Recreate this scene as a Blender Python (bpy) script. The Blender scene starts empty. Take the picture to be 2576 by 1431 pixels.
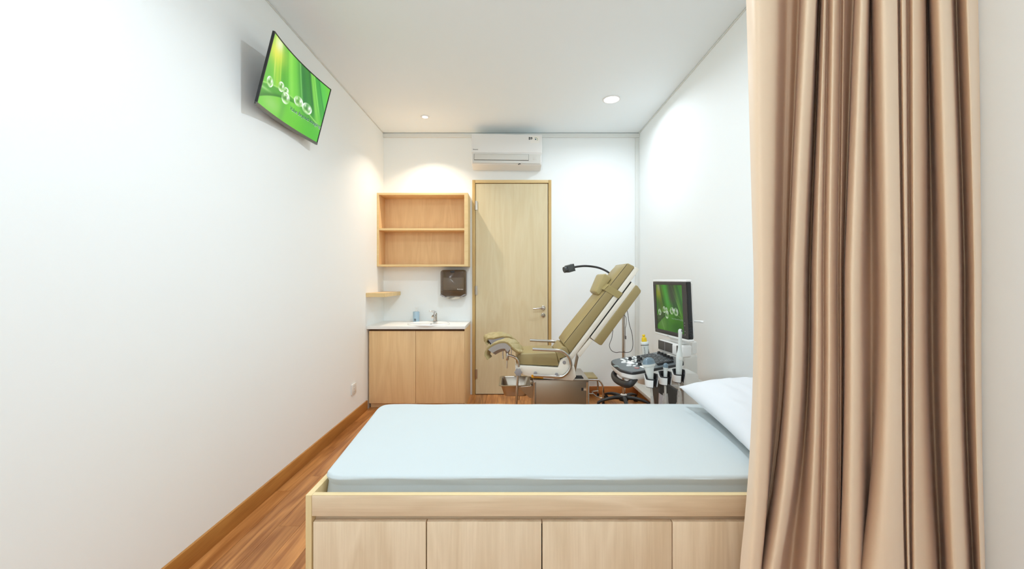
import bpy, bmesh, math, random
import numpy as np
from mathutils import Vector, Matrix, noise

random.seed(7)
C = bpy.context.scene.collection
SC = bpy.context.scene
R = math.radians

# ------------------------------------------------------------------ camera, light, exposure
F, CX, CY, HC = 980.0, 1290.0, 705.0, 1.28           # focal length in pixels, vanishing point, camera height
cam = bpy.data.cameras.new('camera')
cam.sensor_fit = 'HORIZONTAL'
cam.sensor_width = 36.0
cam.lens = F / 2576 * 36.0
cam.shift_x = (1288 - CX) / 2576
cam.shift_y = (CY - 715.5) / 2576
cam.clip_start = 0.02
co = bpy.data.objects.new('camera', cam)
co.location = (0, 0, HC)
co.rotation_euler = (R(90), 0, 0)
C.objects.link(co)
SC.camera = co

SC.view_settings.view_transform = 'Standard'
SC.view_settings.look = 'None'
SC.view_settings.gamma = 1.0
SC.view_settings.use_curve_mapping = False
SC.view_settings.exposure = 0.15
try:
    SC.cycles.max_bounces = 14
    SC.cycles.diffuse_bounces = 10
    SC.cycles.use_denoising = True
except Exception:
    pass

w = bpy.data.worlds.new('world')
SC.world = w
w.use_nodes = True
w.node_tree.nodes['Background'].inputs[0].default_value = (1, 1, 1, 1)
w.node_tree.nodes['Background'].inputs[1].default_value = 0.3

XL, XR, YB, YF, ZC = -1.451, 1.415, 4.375, -1.9, 2.93  # the room


def lamp(name, x, y, power, color, size=0.16, spread=150, z=ZC - 0.012):
    l = bpy.data.lights.new(name, 'AREA')
    l.shape = 'DISK'
    l.size = size
    l.energy = power
    l.color = color
    l.spread = R(spread)
    o = bpy.data.objects.new(name, l)
    o.location = (x, y, z)
    C.objects.link(o)
    return o


COOL = (0.86, 0.97, 1.06)
lamp('downlight_light', 0.90, 3.55, 8.8, (0.85, 0.95, 1.05), 0.13, 165)
lamp('warm_spot_light', -0.885, 3.93, 7.5, (1.0, 0.84, 0.68), 0.06, 110)
lamp('room_light_bed', 0.10, 2.00, 18, COOL, 0.15, 170)
lamp('room_light_left', -0.76, 1.00, 6, COOL, 0.15, 140)
for gx_, gy_, gp_ in ((-0.85, -0.70, 12), (-0.45, -1.30, 25)):       # fill lights added behind the camera to brighten ceiling and walls
    gl = bpy.data.lights.new('rear_fill_light', 'POINT')
    gl.energy = gp_
    gl.color = (0.85, 0.975, 1.09)
    gl.shadow_soft_size = 0.14
    go = bpy.data.objects.new('rear_fill_light', gl)
    go.location = (gx_, gy_, 2.50)
    C.objects.link(go)


# ------------------------------------------------------------------ helpers
def at(px, py, d):
    """a point seen at pixel px, py standing at distance d in front of the camera"""
    return Vector(((px - CX) / F * d, d, HC - (py - CY) / F * d))


def on_z(px, py, z):
    """a point seen at pixel px, py lying on the level plane z"""
    d = (HC - z) * F / (py - CY)
    return Vector(((px - CX) / F * d, d, z))


def srgb(r, g, b):
    f = lambda c: ((c / 255) / 12.92) if c / 255 <= 0.04045 else (((c / 255) + 0.055) / 1.055) ** 2.4
    return (f(r), f(g), f(b), 1.0)


def catmull(pts, n=6, closed=False):
    pts = [Vector(p) for p in pts]
    out = []
    N = len(pts)
    segs = N if closed else N - 1
    for i in range(segs):
        p1, p2 = pts[i], pts[(i + 1) % N]
        p0 = pts[(i - 1) % N] if (closed or i > 0) else p1 * 2 - p2
        p3 = pts[(i + 2) % N] if (closed or i + 2 < N) else p2 * 2 - p1
        for k in range(n):
            t = k / n
            out.append(0.5 * ((2 * p1) + (p2 - p0) * t + (2 * p0 - 5 * p1 + 4 * p2 - p3) * t * t + (3 * p1 - p0 - 3 * p2 + p3) * t ** 3))
    if not closed:
        out.append(pts[-1])
    return out


class MB:
    def __init__(self):
        self.bm = bmesh.new()

    def add(self, t, M=None):
        if M is not None:
            bmesh.ops.transform(t, matrix=M, verts=t.verts)
        m = bpy.data.meshes.new('tmp')
        t.to_mesh(m)
        t.free()
        self.bm.from_mesh(m)
        bpy.data.meshes.remove(m)
        return self

    def box(self, x0, x1, y0, y1, z0, z1, bev=0.0, seg=2, M=None):
        t = bmesh.new()
        bmesh.ops.create_cube(t, size=1.0)
        for v in t.verts:
            v.co = Vector(((x0 + x1) / 2 + v.co.x * (x1 - x0), (y0 + y1) / 2 + v.co.y * (y1 - y0), (z0 + z1) / 2 + v.co.z * (z1 - z0)))
        if bev > 0:
            bmesh.ops.bevel(t, geom=t.edges[:], offset=bev, segments=seg, profile=0.5, affect='EDGES', clamp_overlap=True)
        return self.add(t, M)

    def loft(self, rings, cap=True, closed=True, M=None):
        t = bmesh.new()
        vs = [[t.verts.new(p) for p in r] for r in rings]
        n = len(rings[0])
        for a, b in zip(vs[:-1], vs[1:]):
            for i in range(n if closed else n - 1):
                j = (i + 1) % n
                try:
                    t.faces.new((a[i], a[j], b[j], b[i]))
                except ValueError:
                    pass
        if cap and closed:
            t.faces.new(list(reversed(vs[0])))
            t.faces.new(vs[-1])
        bmesh.ops.recalc_face_normals(t, faces=t.faces[:])
        return self.add(t, M)

    def tube(self, pts, r, n=12, closed=False, cap=True):
        pts = [Vector(p) for p in pts]
        N = len(pts)
        rr = r if isinstance(r, (list, tuple)) else [r] * N
        rings = []
        up = None
        for i in range(N):
            a = pts[i - 1] if (i > 0 or closed) else pts[i]
            b = pts[(i + 1) % N] if (i < N - 1 or closed) else pts[i]
            d = (b - a).normalized()
            if up is None:
                up = Vector((0, 0, 1)) if abs(d.z) < 0.9 else Vector((1, 0, 0))
            s = d.cross(up).normalized()
            up = s.cross(d).normalized()
            rings.append([pts[i] + (s * math.cos(2 * math.pi * k / n) + up * math.sin(2 * math.pi * k / n)) * rr[i] for k in range(n)])
        if closed:
            rings.append(rings[0])
        return self.loft(rings, cap=cap and not closed)

    def cyl(self, p0, p1, r0, r1=None, n=24, bev=0.0):
        r1 = r0 if r1 is None else r1
        p0, p1 = Vector(p0), Vector(p1)
        if bev <= 0:
            return self.tube([p0, p1], [r0, r1], n)
        d = (p1 - p0).normalized()
        return self.tube([p0, p0 + d * 1e-5, p0 + d * bev * 0.3, p0 + d * bev, p1 - d * bev, p1 - d * bev * 0.3, p1 - d * 1e-5, p1],
                         [r0 - bev, r0 - bev, r0 - bev * 0.3, r0, r1, r1 - bev * 0.3, r1 - bev, r1 - bev], n)

    def lathe(self, prof, c=(0, 0, 0), n=32, M=None, sx=1.0, sy=1.0, cap=True):
        rings = [[Vector((c[0] + max(r, 1e-4) * sx * math.cos(2 * math.pi * k / n), c[1] + max(r, 1e-4) * sy * math.sin(2 * math.pi * k / n), c[2] + z)) for k in range(n)] for r, z in prof]
        return self.loft(rings, cap=cap, M=M)

    def prism(self, pts, d0, d1, axis='Y', bev=0.0, seg=3, M=None):
        t = bmesh.new()
        f = {'Y': lambda p, d: (p[0], d, p[1]), 'X': lambda p, d: (d, p[0], p[1]), 'Z': lambda p, d: (p[0], p[1], d)}[axis]
        a = [t.verts.new(f(p, d0)) for p in pts]
        b = [t.verts.new(f(p, d1)) for p in pts]
        n = len(pts)
        t.faces.new(a)
        t.faces.new(list(reversed(b)))
        for i in range(n):
            t.faces.new((a[i], b[i], b[(i + 1) % n], a[(i + 1) % n]))
        bmesh.ops.recalc_face_normals(t, faces=t.faces[:])
        if bev > 0:
            bmesh.ops.bevel(t, geom=t.edges[:], offset=bev, segments=seg, profile=0.5, affect='EDGES', clamp_overlap=True)
        return self.add(t, M)

    def grid(self, fn, nu, nv):
        t = bmesh.new()
        vs = [[t.verts.new(fn(i / nu, j / nv)) for j in range(nv + 1)] for i in range(nu + 1)]
        for i in range(nu):
            for j in range(nv):
                t.faces.new((vs[i][j], vs[i + 1][j], vs[i + 1][j + 1], vs[i][j + 1]))
        return self.add(t)

    def sphere(self, c, r, sx=1, sy=1, sz=1, n=20, M=None):
        t = bmesh.new()
        bmesh.ops.create_uvsphere(t, u_segments=n, v_segments=n // 2 + 2, radius=r)
        for v in t.verts:
            v.co = Vector((c[0] + v.co.x * sx, c[1] + v.co.y * sy, c[2] + v.co.z * sz))
        return self.add(t, M)


def obj(name, mb, mat, parent=None, smooth=True, angle=35, M=None, origin=None):
    bm = mb.bm
    if M is not None:
        bmesh.ops.transform(bm, matrix=M, verts=bm.verts)
    cs = [v.co for v in bm.verts]
    if origin is None:
        origin = Vector([(min(c[i] for c in cs) + max(c[i] for c in cs)) / 2 for i in range(3)])
    else:
        origin = Vector(origin)
    for v in bm.verts:
        v.co -= origin
    me = bpy.data.meshes.new(name)
    bm.to_mesh(me)
    bm.free()
    if smooth:
        for p in me.polygons:
            p.use_smooth = True
        me.set_sharp_from_angle(angle=R(angle))
    me.materials.append(mat)
    o = bpy.data.objects.new(name, me)
    C.objects.link(o)
    o['origin'] = list(origin)
    if parent is not None:
        po = Vector(parent['origin'])
        o.parent = parent
        o.location = origin - po
    else:
        o.location = origin
    return o


def thing(name, loc, label, cat, group=None, kind=None):
    o = bpy.data.objects.new(name, None)
    o.empty_display_size = 0.1
    o.location = loc
    o['origin'] = list(loc)
    C.objects.link(o)
    return tag(o, label, cat, group, kind)


def tag(o, label, cat, group=None, kind=None):
    o['label'] = label
    o['category'] = cat
    if group:
        o['group'] = group
    if kind:
        o['kind'] = kind
    return o


def text_verts(s, size=1.0, bold=0.0):
    cu = bpy.data.curves.new('txt', 'FONT')
    cu.body = s
    cu.size = size
    cu.offset = bold
    cu.resolution_u = 3
    to = bpy.data.objects.new('txt', cu)
    C.objects.link(to)
    dg = bpy.context.evaluated_depsgraph_get()
    me = bpy.data.meshes.new_from_object(to.evaluated_get(dg))
    vs = [v.co.copy() for v in me.vertices]
    fs = [list(p.vertices) for p in me.polygons]
    bpy.data.objects.remove(to)
    bpy.data.curves.remove(cu)
    bpy.data.meshes.remove(me)
    x0 = min(v.x for v in vs)
    x1 = max(v.x for v in vs)
    y0 = min(v.y for v in vs)
    y1 = max(v.y for v in vs)
    return vs, fs, (x0, x1, y0, y1)


def lettering(name, s, fn, mat, parent, width=None, height=None, bold=0.0):
    """text mapped through fn(x, y) -> point; scaled to width or height"""
    vs, fs, (x0, x1, y0, y1) = text_verts(s, 1.0, bold)
    k = width / (x1 - x0) if width else height / (y1 - y0)
    m = MB()
    vv = [m.bm.verts.new(fn((v.x - x0) * k, (v.y - y0) * k)) for v in vs]
    for f in fs:
        try:
            m.bm.faces.new([vv[i] for i in f])
        except ValueError:
            pass
    return obj(name, m, mat, parent, smooth=False)


# ------------------------------------------------------------------ materials
def mat(name, col, rough=0.5, metal=0.0, spec=0.5, bump=0.0, bscale=200.0, coat=0.0, trans=0.0, sheen=0.0, var=0.0, vscale=3.0, stretch=(1, 1, 1), emis=None, estr=0.0, alpha=1.0, sss=0.0):
    m = bpy.data.materials.new(name)
    m.use_nodes = True
    nt = m.node_tree
    b = nt.nodes['Principled BSDF']
    c = srgb(*col) if len(col) == 3 and max(col) > 1.0 else (tuple(col) + (1.0,))[:4]
    b.inputs['Base Color'].default_value = c
    b.inputs['Roughness'].default_value = rough
    b.inputs['Metallic'].default_value = metal
    b.inputs['Specular IOR Level'].default_value = spec
    b.inputs['Coat Weight'].default_value = coat
    b.inputs['Transmission Weight'].default_value = trans
    b.inputs['Sheen Weight'].default_value = sheen
    b.inputs['Alpha'].default_value = alpha
    if emis:
        b.inputs['Emission Color'].default_value = srgb(*emis)
        b.inputs['Emission Strength'].default_value = estr
    tc = nt.nodes.new('ShaderNodeTexCoord')
    if bump > 0 or var > 0:
        mp = nt.nodes.new('ShaderNodeMapping')
        mp.inputs['Scale'].default_value = stretch
        nt.links.new(tc.outputs['Object'], mp.inputs['Vector'])
    if bump > 0:
        n = nt.nodes.new('ShaderNodeTexNoise')
        n.inputs['Scale'].default_value = bscale
        n.inputs['Detail'].default_value = 3
        bp = nt.nodes.new('ShaderNodeBump')
        bp.inputs['Strength'].default_value = bump
        bp.inputs['Distance'].default_value = 0.002
        nt.links.new(mp.outputs[0], n.inputs['Vector'])
        nt.links.new(n.outputs['Fac'], bp.inputs['Height'])
        nt.links.new(bp.outputs[0], b.inputs['Normal'])
    if var > 0:
        n = nt.nodes.new('ShaderNodeTexNoise')
        n.inputs['Scale'].default_value = vscale
        n.inputs['Detail'].default_value = 4
        r = nt.nodes.new('ShaderNodeValToRGB')
        r.color_ramp.elements[0].position = 0.3
        r.color_ramp.elements[1].position = 0.7
        r.color_ramp.elements[0].color = tuple(x * (1 - var) for x in c[:3]) + (1,)
        r.color_ramp.elements[1].color = tuple(min(1, x * (1 + var)) for x in c[:3]) + (1,)
        nt.links.new(mp.outputs[0], n.inputs['Vector'])
        nt.links.new(n.outputs['Fac'], r.inputs[0])
        nt.links.new(r.outputs[0], b.inputs['Base Color'])
    return m


def wood(name, light, dark, axis='Z', rough=0.45, fine=130.0, rings=True, randomize=False, contrast=1.0, coat=0.0):
    """laminate / timber with grain running along an axis of the object"""
    m = bpy.data.materials.new(name)
    m.use_nodes = True
    nt = m.node_tree
    L = nt.links.new
    b = nt.nodes['Principled BSDF']
    b.inputs['Roughness'].default_value = rough
    b.inputs['Specular IOR Level'].default_value = 0.4
    b.inputs['Coat Weight'].default_value = coat
    tc = nt.nodes.new('ShaderNodeTexCoord')
    oi = nt.nodes.new('ShaderNodeObjectInfo')
    off = nt.nodes.new('ShaderNodeVectorMath')
    off.operation = 'ADD'
    mul = nt.nodes.new('ShaderNodeMath')
    mul.operation = 'MULTIPLY'
    mul.inputs[1].default_value = 37.0
    L(oi.outputs['Random'], mul.inputs[0])
    L(tc.outputs['Object'], off.inputs[0])
    L(mul.outputs[0], off.inputs[1])
    s = {'X': (0.035, 1, 1), 'Y': (1, 0.035, 1), 'Z': (1, 1, 0.035)}[axis]
    mp = nt.nodes.new('ShaderNodeMapping')
    mp.inputs['Scale'].default_value = s
    L(off.outputs[0], mp.inputs['Vector'])
    n1 = nt.nodes.new('ShaderNodeTexNoise')
    n1.inputs['Scale'].default_value = fine
    n1.inputs['Detail'].default_value = 5
    n1.inputs['Roughness'].default_value = 0.6
    L(mp.outputs[0], n1.inputs['Vector'])
    s2 = {'X': (0.12, 1, 1), 'Y': (1, 0.12, 1), 'Z': (1, 1, 0.12)}[axis]
    mp2 = nt.nodes.new('ShaderNodeMapping')
    mp2.inputs['Scale'].default_value = s2
    L(off.outputs[0], mp2.inputs['Vector'])
    n2 = nt.nodes.new('ShaderNodeTexNoise')
    n2.inputs['Scale'].default_value = 7.0
    n2.inputs['Detail'].default_value = 3
    n2.inputs['Distortion'].default_value = 0.6
    L(mp2.outputs[0], n2.inputs['Vector'])
    rg = nt.nodes.new('ShaderNodeMath')          # growth rings out of the broad noise
    rg.operation = 'MULTIPLY'
    rg.inputs[1].default_value = 9.0
    L(n2.outputs['Fac'], rg.inputs[0])
    fr = nt.nodes.new('ShaderNodeMath')
    fr.operation = 'PINGPONG'
    fr.inputs[1].default_value = 1.0
    L(rg.outputs[0], fr.inputs[0])
    mx = nt.nodes.new('ShaderNodeMix')
    mx.data_type = 'FLOAT'
    mx.inputs[0].default_value = 0.35 if rings else 0.0
    L(n1.outputs['Fac'], mx.inputs[2])
    L(fr.outputs[0], mx.inputs[3])
    r = nt.nodes.new('ShaderNodeValToRGB')
    r.color_ramp.elements[0].position = 0.5 - 0.22 / contrast
    r.color_ramp.elements[1].position = 0.5 + 0.22 / contrast
    r.color_ramp.elements[0].color = srgb(*dark)
    r.color_ramp.elements[1].color = srgb(*light)
    L(mx.outputs[0], r.inputs[0])
    last = r.outputs[0]
    if randomize:
        hs = nt.nodes.new('ShaderNodeHueSaturation')
        mr = nt.nodes.new('ShaderNodeMapRange')
        mr.inputs[3].default_value = 0.88
        mr.inputs[4].default_value = 1.10
        L(oi.outputs['Random'], mr.inputs[0])
        L(mr.outputs[0], hs.inputs['Value'])
        L(last, hs.inputs['Color'])
        last = hs.outputs[0]
    L(last, b.inputs['Base Color'])
    bp = nt.nodes.new('ShaderNodeBump')
    bp.inputs['Strength'].default_value = 0.08
    bp.inputs['Distance'].default_value = 0.001
    L(n1.outputs['Fac'], bp.inputs['Height'])
    L(bp.outputs[0], b.inputs['Normal'])
    return m


M_wall = mat('wall_paint', (243, 247, 247), 0.6, spec=0.3, bump=0.03, bscale=90)
M_ceil = mat('ceiling_paint', (242, 249, 252), 0.8, spec=0.2)
M_trimw = mat('white_trim', (226, 228, 224), 0.5)
M_floor = wood('floor_wood', (204, 142, 82), (150, 92, 44), 'Y', rough=0.33, fine=70, randomize=True, coat=0.15)
M_fbase = mat('floor_screed', (104, 64, 34), 0.8)
M_base = wood('baseboard_wood_y', (188, 132, 66), (166, 110, 50), 'Y', rough=0.4)
M_basex = wood('baseboard_wood_x', (196, 128, 70), (172, 104, 52), 'X', rough=0.4)
M_door = wood('door_laminate', (222, 208, 172), (215, 198, 158), 'Z', rough=0.45)
M_doorf = wood('door_frame_laminate', (206, 176, 118), (194, 160, 100), 'Z', rough=0.45)
M_cab = wood('cabinet_laminate', (234, 200, 150), (224, 187, 137), 'Z', rough=0.45)
M_edge = wood('pale_edge_band', (228, 202, 150), (220, 192, 138), 'X', rough=0.45)
M_bedz = wood('bed_laminate_upright', (234, 213, 182), (218, 194, 160), 'Z', rough=0.45)
M_bedx = wood('bed_laminate_level', (234, 213, 182), (218, 194, 160), 'X', rough=0.45)
M_bededge = wood('bed_edge_band', (226, 202, 154), (216, 190, 140), 'Z', rough=0.45)
M_steel = mat('brushed_steel', (182, 172, 158), 0.30, 1.0, bump=0.04, bscale=60, stretch=(0.05, 1, 1))
M_chrome = mat('chrome', (205, 203, 200), 0.14, 1.0)
M_olive = mat('olive_vinyl', (160, 143, 98), 0.42, bump=0.06, bscale=350, spec=0.45)
M_seam = mat('dark_piping', (96, 86, 58), 0.6)
M_cream = mat('cream_enamel', (232, 227, 214), 0.35)
M_greyp = mat('grey_plastic', (150, 148, 150), 0.4)
M_black = mat('black_plastic', (36, 36, 38), 0.42)
M_tvblack = mat('glossy_black_plastic', (30, 31, 32), 0.25)
M_tvgrey = mat('gunmetal_plastic', (112, 112, 108), 0.35, 0.4)
M_rubber = mat('black_rubber', (34, 34, 35), 0.6)
M_white = mat('white_plastic', (234, 234, 232), 0.35)
M_offw = mat('off_white_plastic', (226, 225, 220), 0.4)
M_acpanel = mat('air_conditioner_grey_white', (214, 213, 207), 0.4)
M_sheet = mat('bed_sheet', (196, 204, 205), 0.85, spec=0.2, bump=0.10, bscale=260, sheen=0.1)
M_pillow = mat('pillow_cotton', (218, 221, 225), 0.85, spec=0.2, bump=0.2, bscale=14, sheen=0.1)
M_ceram = mat('white_ceramic', (242, 242, 240), 0.12, coat=0.4)
M_top = mat('white_laminate', (240, 240, 236), 0.3)
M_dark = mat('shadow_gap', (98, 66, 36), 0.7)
M_soap = mat('pale_blue_plastic', (168, 196, 214), 0.3)
M_navy = mat('navy_print', (52, 74, 92), 0.5)
M_ink = mat('black_print', (34, 36, 40), 0.6)
M_inkgrey = mat('grey_print', (150, 156, 156), 0.6)
M_green = mat('green_print', (120, 150, 92), 0.6)
M_blueprint = mat('blue_print', (44, 92, 112), 0.6)
M_whiteprint = mat('white_print', (240, 238, 232), 0.6)
M_yellow = mat('yellow_plastic', (232, 198, 24), 0.35)
M_orange = mat('orange_label', (226, 160, 20), 0.5)
M_console = mat('slate_grey_console', (92, 100, 104), 0.38)
M_key = mat('dark_key', (78, 83, 86), 0.45)
M_keyl = mat('pale_key', (104, 109, 111), 0.5)
M_headgrey = mat('blue_grey_silicone', (104, 124, 136), 0.25)
M_probe = mat('probe_white', (214, 219, 216), 0.35)
M_smoke = mat('smoked_plastic', (104, 82, 60), 0.12, coat=0.3, alpha=0.62)
M_paper = mat('paper_towel', (238, 238, 230), 0.9)
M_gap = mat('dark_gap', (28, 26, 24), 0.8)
M_glow = mat('lamp_diffuser', (255, 255, 255), 0.5, emis=(255, 255, 255), estr=6.0)
M_glow2 = mat('warm_lamp_diffuser', (255, 252, 245), 0.5, emis=(255, 250, 240), estr=4.0)

# translucent sleeves round the probe cables
M_sleeve = bpy.data.materials.new('clear_plastic_film')
M_sleeve.use_nodes = True
_nt = M_sleeve.node_tree
_b = _nt.nodes['Principled BSDF']
_b.inputs['Base Color'].default_value = srgb(226, 226, 224)
_b.inputs['Roughness'].default_value = 0.15
_b.inputs['Alpha'].default_value = 0.38

# curtain cloth
M_curt = bpy.data.materials.new('curtain_cloth')
M_curt.use_nodes = True
_nt = M_curt.node_tree
_b = _nt.nodes['Principled BSDF']
_b.inputs['Base Color'].default_value = srgb(230, 203, 172)
_b.inputs['Roughness'].default_value = 0.55
_b.inputs['Specular IOR Level'].default_value = 0.35
_b.inputs['Sheen Weight'].default_value = 0.15
_tc = _nt.nodes.new('ShaderNodeTexCoord')
_mp = _nt.nodes.new('ShaderNodeMapping')
_mp.inputs['Scale'].default_value = (1, 1, 3)
_n = _nt.nodes.new('ShaderNodeTexNoise')
_n.inputs['Scale'].default_value = 420
_bp = _nt.nodes.new('ShaderNodeBump')
_bp.inputs['Strength'].default_value = 0.12
_bp.inputs['Distance'].default_value = 0.001
_nt.links.new(_tc.outputs['Object'], _mp.inputs[0])
_nt.links.new(_mp.outputs[0], _n.inputs['Vector'])
_nt.links.new(_n.outputs['Fac'], _bp.inputs['Height'])
_nt.links.new(_bp.outputs[0], _b.inputs['Normal'])


def screen_mat(name, strength):
    m = bpy.data.materials.new(name)
    m.use_nodes = True
    nt = m.node_tree
    b = nt.nodes['Principled BSDF']
    b.inputs['Base Color'].default_value = (0.01, 0.01, 0.01, 1)
    b.inputs['Roughness'].default_value = 0.22
    a = nt.nodes.new('ShaderNodeAttribute')
    a.attribute_name = 'picture'
    nt.links.new(a.outputs['Color'], b.inputs['Emission Color'])
    b.inputs['Emission Strength'].default_value = strength
    return m


# ------------------------------------------------------------------ room shell
def struct(name, mb, m, label, cat, **k):
    o = obj(name, mb, m, **k)
    return tag(o, label, cat, kind='structure')


T = 0.12
DX0, DX1, DZ1 = -0.455, 0.433, 2.405                      # door opening
floor = struct('floor', MB().box(XL - T, XR + T, YF - T, YB + T, -0.12, -0.012), M_fbase, 'orange brown wood plank floor of the room', 'floor')
struct('ceiling', MB().box(XL - T, XR + T, YF - T, YB + T, ZC, ZC + 0.12), M_ceil, 'plain white ceiling with round recessed lights', 'ceiling')
struct('wall_left', MB().box(XL - T, XL, YF, YB, -0.012, ZC), M_wall, 'long white wall behind the screen on its bracket', 'wall')
struct('wall_right', MB().box(XR, XR + T, YF, YB, -0.012, ZC), M_wall, 'white wall beside the ultrasound machine', 'wall')
wb = MB().box(XL - T, DX0, YB, YB + T, -0.012, ZC).box(DX1, XR + T, YB, YB + T, -0.012, ZC).box(DX0, DX1, YB, YB + T, DZ1, ZC)
struct('wall_back', wb, M_wall, 'white end wall around the pale wooden door', 'wall')
struct('wall_front', MB().box(XL - T, XR + T, YF - T, YF, -0.012, ZC), M_wall, 'white wall opposite the wooden door', 'wall')

# floor planks, each a part of the floor
PW, PL = 0.118, 1.15
plank_me = None
col = 0
x = XL + 0.006
while x < XR - 0.01:
    wd = min(PW, XR - 0.004 - x) if col else 0.100
    y = YF + 0.004 - random.random() * PL * 0.9
    while y < YB - 0.02:
        y0, y1 = max(y, YF + 0.004), min(y + PL, YB - 0.004)
        full = (wd == PW and abs((y1 - y0) - PL) < 1e-6)
        if y1 - y0 > 0.05:
            if full and plank_me is not None:
                o = bpy.data.objects.new('floor_plank', plank_me)
                C.objects.link(o)
                o.parent = floor
                o.location = Vector((x + wd / 2, (y0 + y1) / 2, -0.006)) - Vector(floor['origin'])
            else:
                m = MB()
                t = bmesh.new()
                bmesh.ops.create_cube(t, size=1.0)
                for v in t.verts:
                    top = v.co.z > 0
                    v.co = Vector((x + wd / 2 + v.co.x * (wd - (0.0014 if top else 0.0004)), (y0 + y1) / 2 + v.co.y * (y1 - y0 - (0.0014 if top else 0.0004)), 0.0 if top else -0.012))
                m.add(t)
                o = obj('floor_plank', m, M_floor, floor, smooth=False)
                if full:
                    plank_me = o.data
        y += PL
    x += wd
    col += 1

# baseboards and trim
BB = 0.092
struct('baseboard_left', MB().box(XL, XL + 0.014, YF, 3.86, 0.0, BB, 0.002), M_base, 'wooden skirting board along the long white wall', 'baseboard')
struct('baseboard_back', MB().box(DX1 + 0.002, XR - 0.001, YB - 0.014, YB, 0.0, BB, 0.002), M_basex, 'wooden skirting board between the door and the corner', 'baseboard')
struct('baseboard_right', MB().box(XR - 0.016, XR, YF, YB - 0.016, 0.0, BB, 0.002), M_base, 'wooden skirting board below the white wall ledge', 'baseboard')
struct('trim_1', MB().box(XL, XR, YB - 0.022, YB, ZC - 0.052, ZC - 0.007, 0.002), M_trimw, 'white cornice strip above the air conditioner', 'trim')
struct('trim_2', MB().box(XR - 0.042, XR, YB - 0.018, YB, BB, ZC - 0.054, 0.002), M_trimw, 'narrow white upright strip in the corner by the lamp', 'trim')
struct('trim_3', MB().box(XL, XL + 0.006, YF, YB - 0.024, ZC - 0.008, ZC - 0.002, 0.001), M_trimw, 'thin white strip where the long wall meets the ceiling', 'trim')
struct('trim_4', MB().box(XR - 0.008, XR, YF, YB - 0.024, ZC - 0.012, ZC - 0.004, 0.001), M_trimw, 'thin white strip where the curtain side wall meets the ceiling', 'trim')
led = MB().box(XR - 0.075, XR - 0.0005, 1.9, YB - 0.02, BB + 0.001, 0.128, 0.003)
struct('trim_5', led, M_offw, 'white boxed pipe ledge along the wall over the skirting', 'trim')

# ------------------------------------------------------------------ door
door = thing('door_1', (0, YB, 0), 'pale wooden door with a steel lever handle in the end wall', 'door', kind='structure')
fy0 = YB - 0.014
fr = MB().box(DX0 + 0.001, DX0 + 0.034, fy0, YB + 0.06, 0.0, DZ1 - 0.001, 0.002)
obj('jamb', fr, M_doorf, door)
obj('jamb', MB().box(DX1 - 0.034, DX1 - 0.001, fy0, YB + 0.06, 0.0, DZ1 - 0.001, 0.002), M_doorf, door)
obj('head_jamb', MB().box(DX0 + 0.0345, DX1 - 0.0345, fy0, YB + 0.06, DZ1 - 0.034, DZ1 - 0.001, 0.002), M_edge, door)
obj('door_stop', MB().box(DX0 + 0.036, DX1 - 0.036, YB + 0.048, YB + 0.06, 0.0, DZ1 - 0.036), M_gap, door)
obj('leaf', MB().box(DX0 + 0.038, DX1 - 0.041, YB - 0.004, YB + 0.036, 0.006, DZ1 - 0.041, 0.0015), M_door, door, angle=20)
hx, hz, ly = (1366.5 - CX) / 224, 0.972, YB - 0.004
ha = MB().cyl((hx, ly, hz), (hx, ly - 0.009, hz), 0.0245, n=28, bev=0.003)
hnd = obj('handle', ha, M_chrome, door)
lv = MB().cyl((hx, ly - 0.008, hz), (hx, ly - 0.05, hz), 0.009, n=16)
lv.tube(catmull([(hx + 0.004, ly - 0.046, hz), (hx - 0.02, ly - 0.05, hz - 0.001), (hx - 0.06, ly - 0.05, hz - 0.004), (hx - 0.116, ly - 0.048, hz - 0.008)], 5), 0.0075, 12)
obj('lever', lv, M_chrome, hnd)
lk = obj('lock', MB().cyl((hx, ly, 0.888), (hx, ly - 0.008, 0.888), 0.0245, n=28, bev=0.003), M_chrome, door)
obj('thumb_turn', MB().cyl((hx, ly - 0.008, 0.888), (hx, ly - 0.016, 0.888), 0.012, n=20, bev=0.002).box(hx - 0.004, hx + 0.004, ly - 0.028, ly - 0.014, 0.874, 0.902, 0.002), M_steel, lk)
for zz in (2.118, 1.168, 0.232):
    h = MB()
    for k in range(5):
        h.cyl((DX0 + 0.036, fy0 - 0.004, zz - 0.05 + k * 0.0202), (DX0 + 0.036, fy0 - 0.004, zz - 0.05 + k * 0.0202 + 0.0192), 0.0062, n=12)
    h.box(DX0 + 0.032, DX0 + 0.058, fy0 - 0.001, fy0 + 0.0085, zz - 0.05, zz + 0.05)
    obj('hinge', h, M_steel, door)

# ------------------------------------------------------------------ ceiling lights
dl = thing('ceiling_downlight', (0.90, 3.55, ZC), 'bright round recessed ceiling light near the curtain side wall', 'ceiling light')
obj('rim', MB().lathe([(0.066, 0.0), (0.082, 0.0), (0.080, -0.005), (0.068, -0.006), (0.066, -0.002)], (0.90, 3.55, ZC - 0.0005), 40, cap=False), M_white, dl)
obj('diffuser', MB().lathe([(0.0, -0.003), (0.066, -0.003), (0.066, 0.0), (0.0, 0.0)], (0.90, 3.55, ZC - 0.0005), 40), M_glow, dl)
dl = thing('ceiling_downlight', (-0.885, 3.93, ZC), 'small warm recessed ceiling spotlight above the wash basin corner', 'ceiling light')
obj('rim', MB().lathe([(0.027, -0.0005), (0.044, 0.0), (0.043, -0.006), (0.036, -0.008), (0.029, -0.005), (0.027, -0.0005)], (-0.885, 3.93, ZC - 0.0005), 36, cap=False), M_white, dl)
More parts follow.
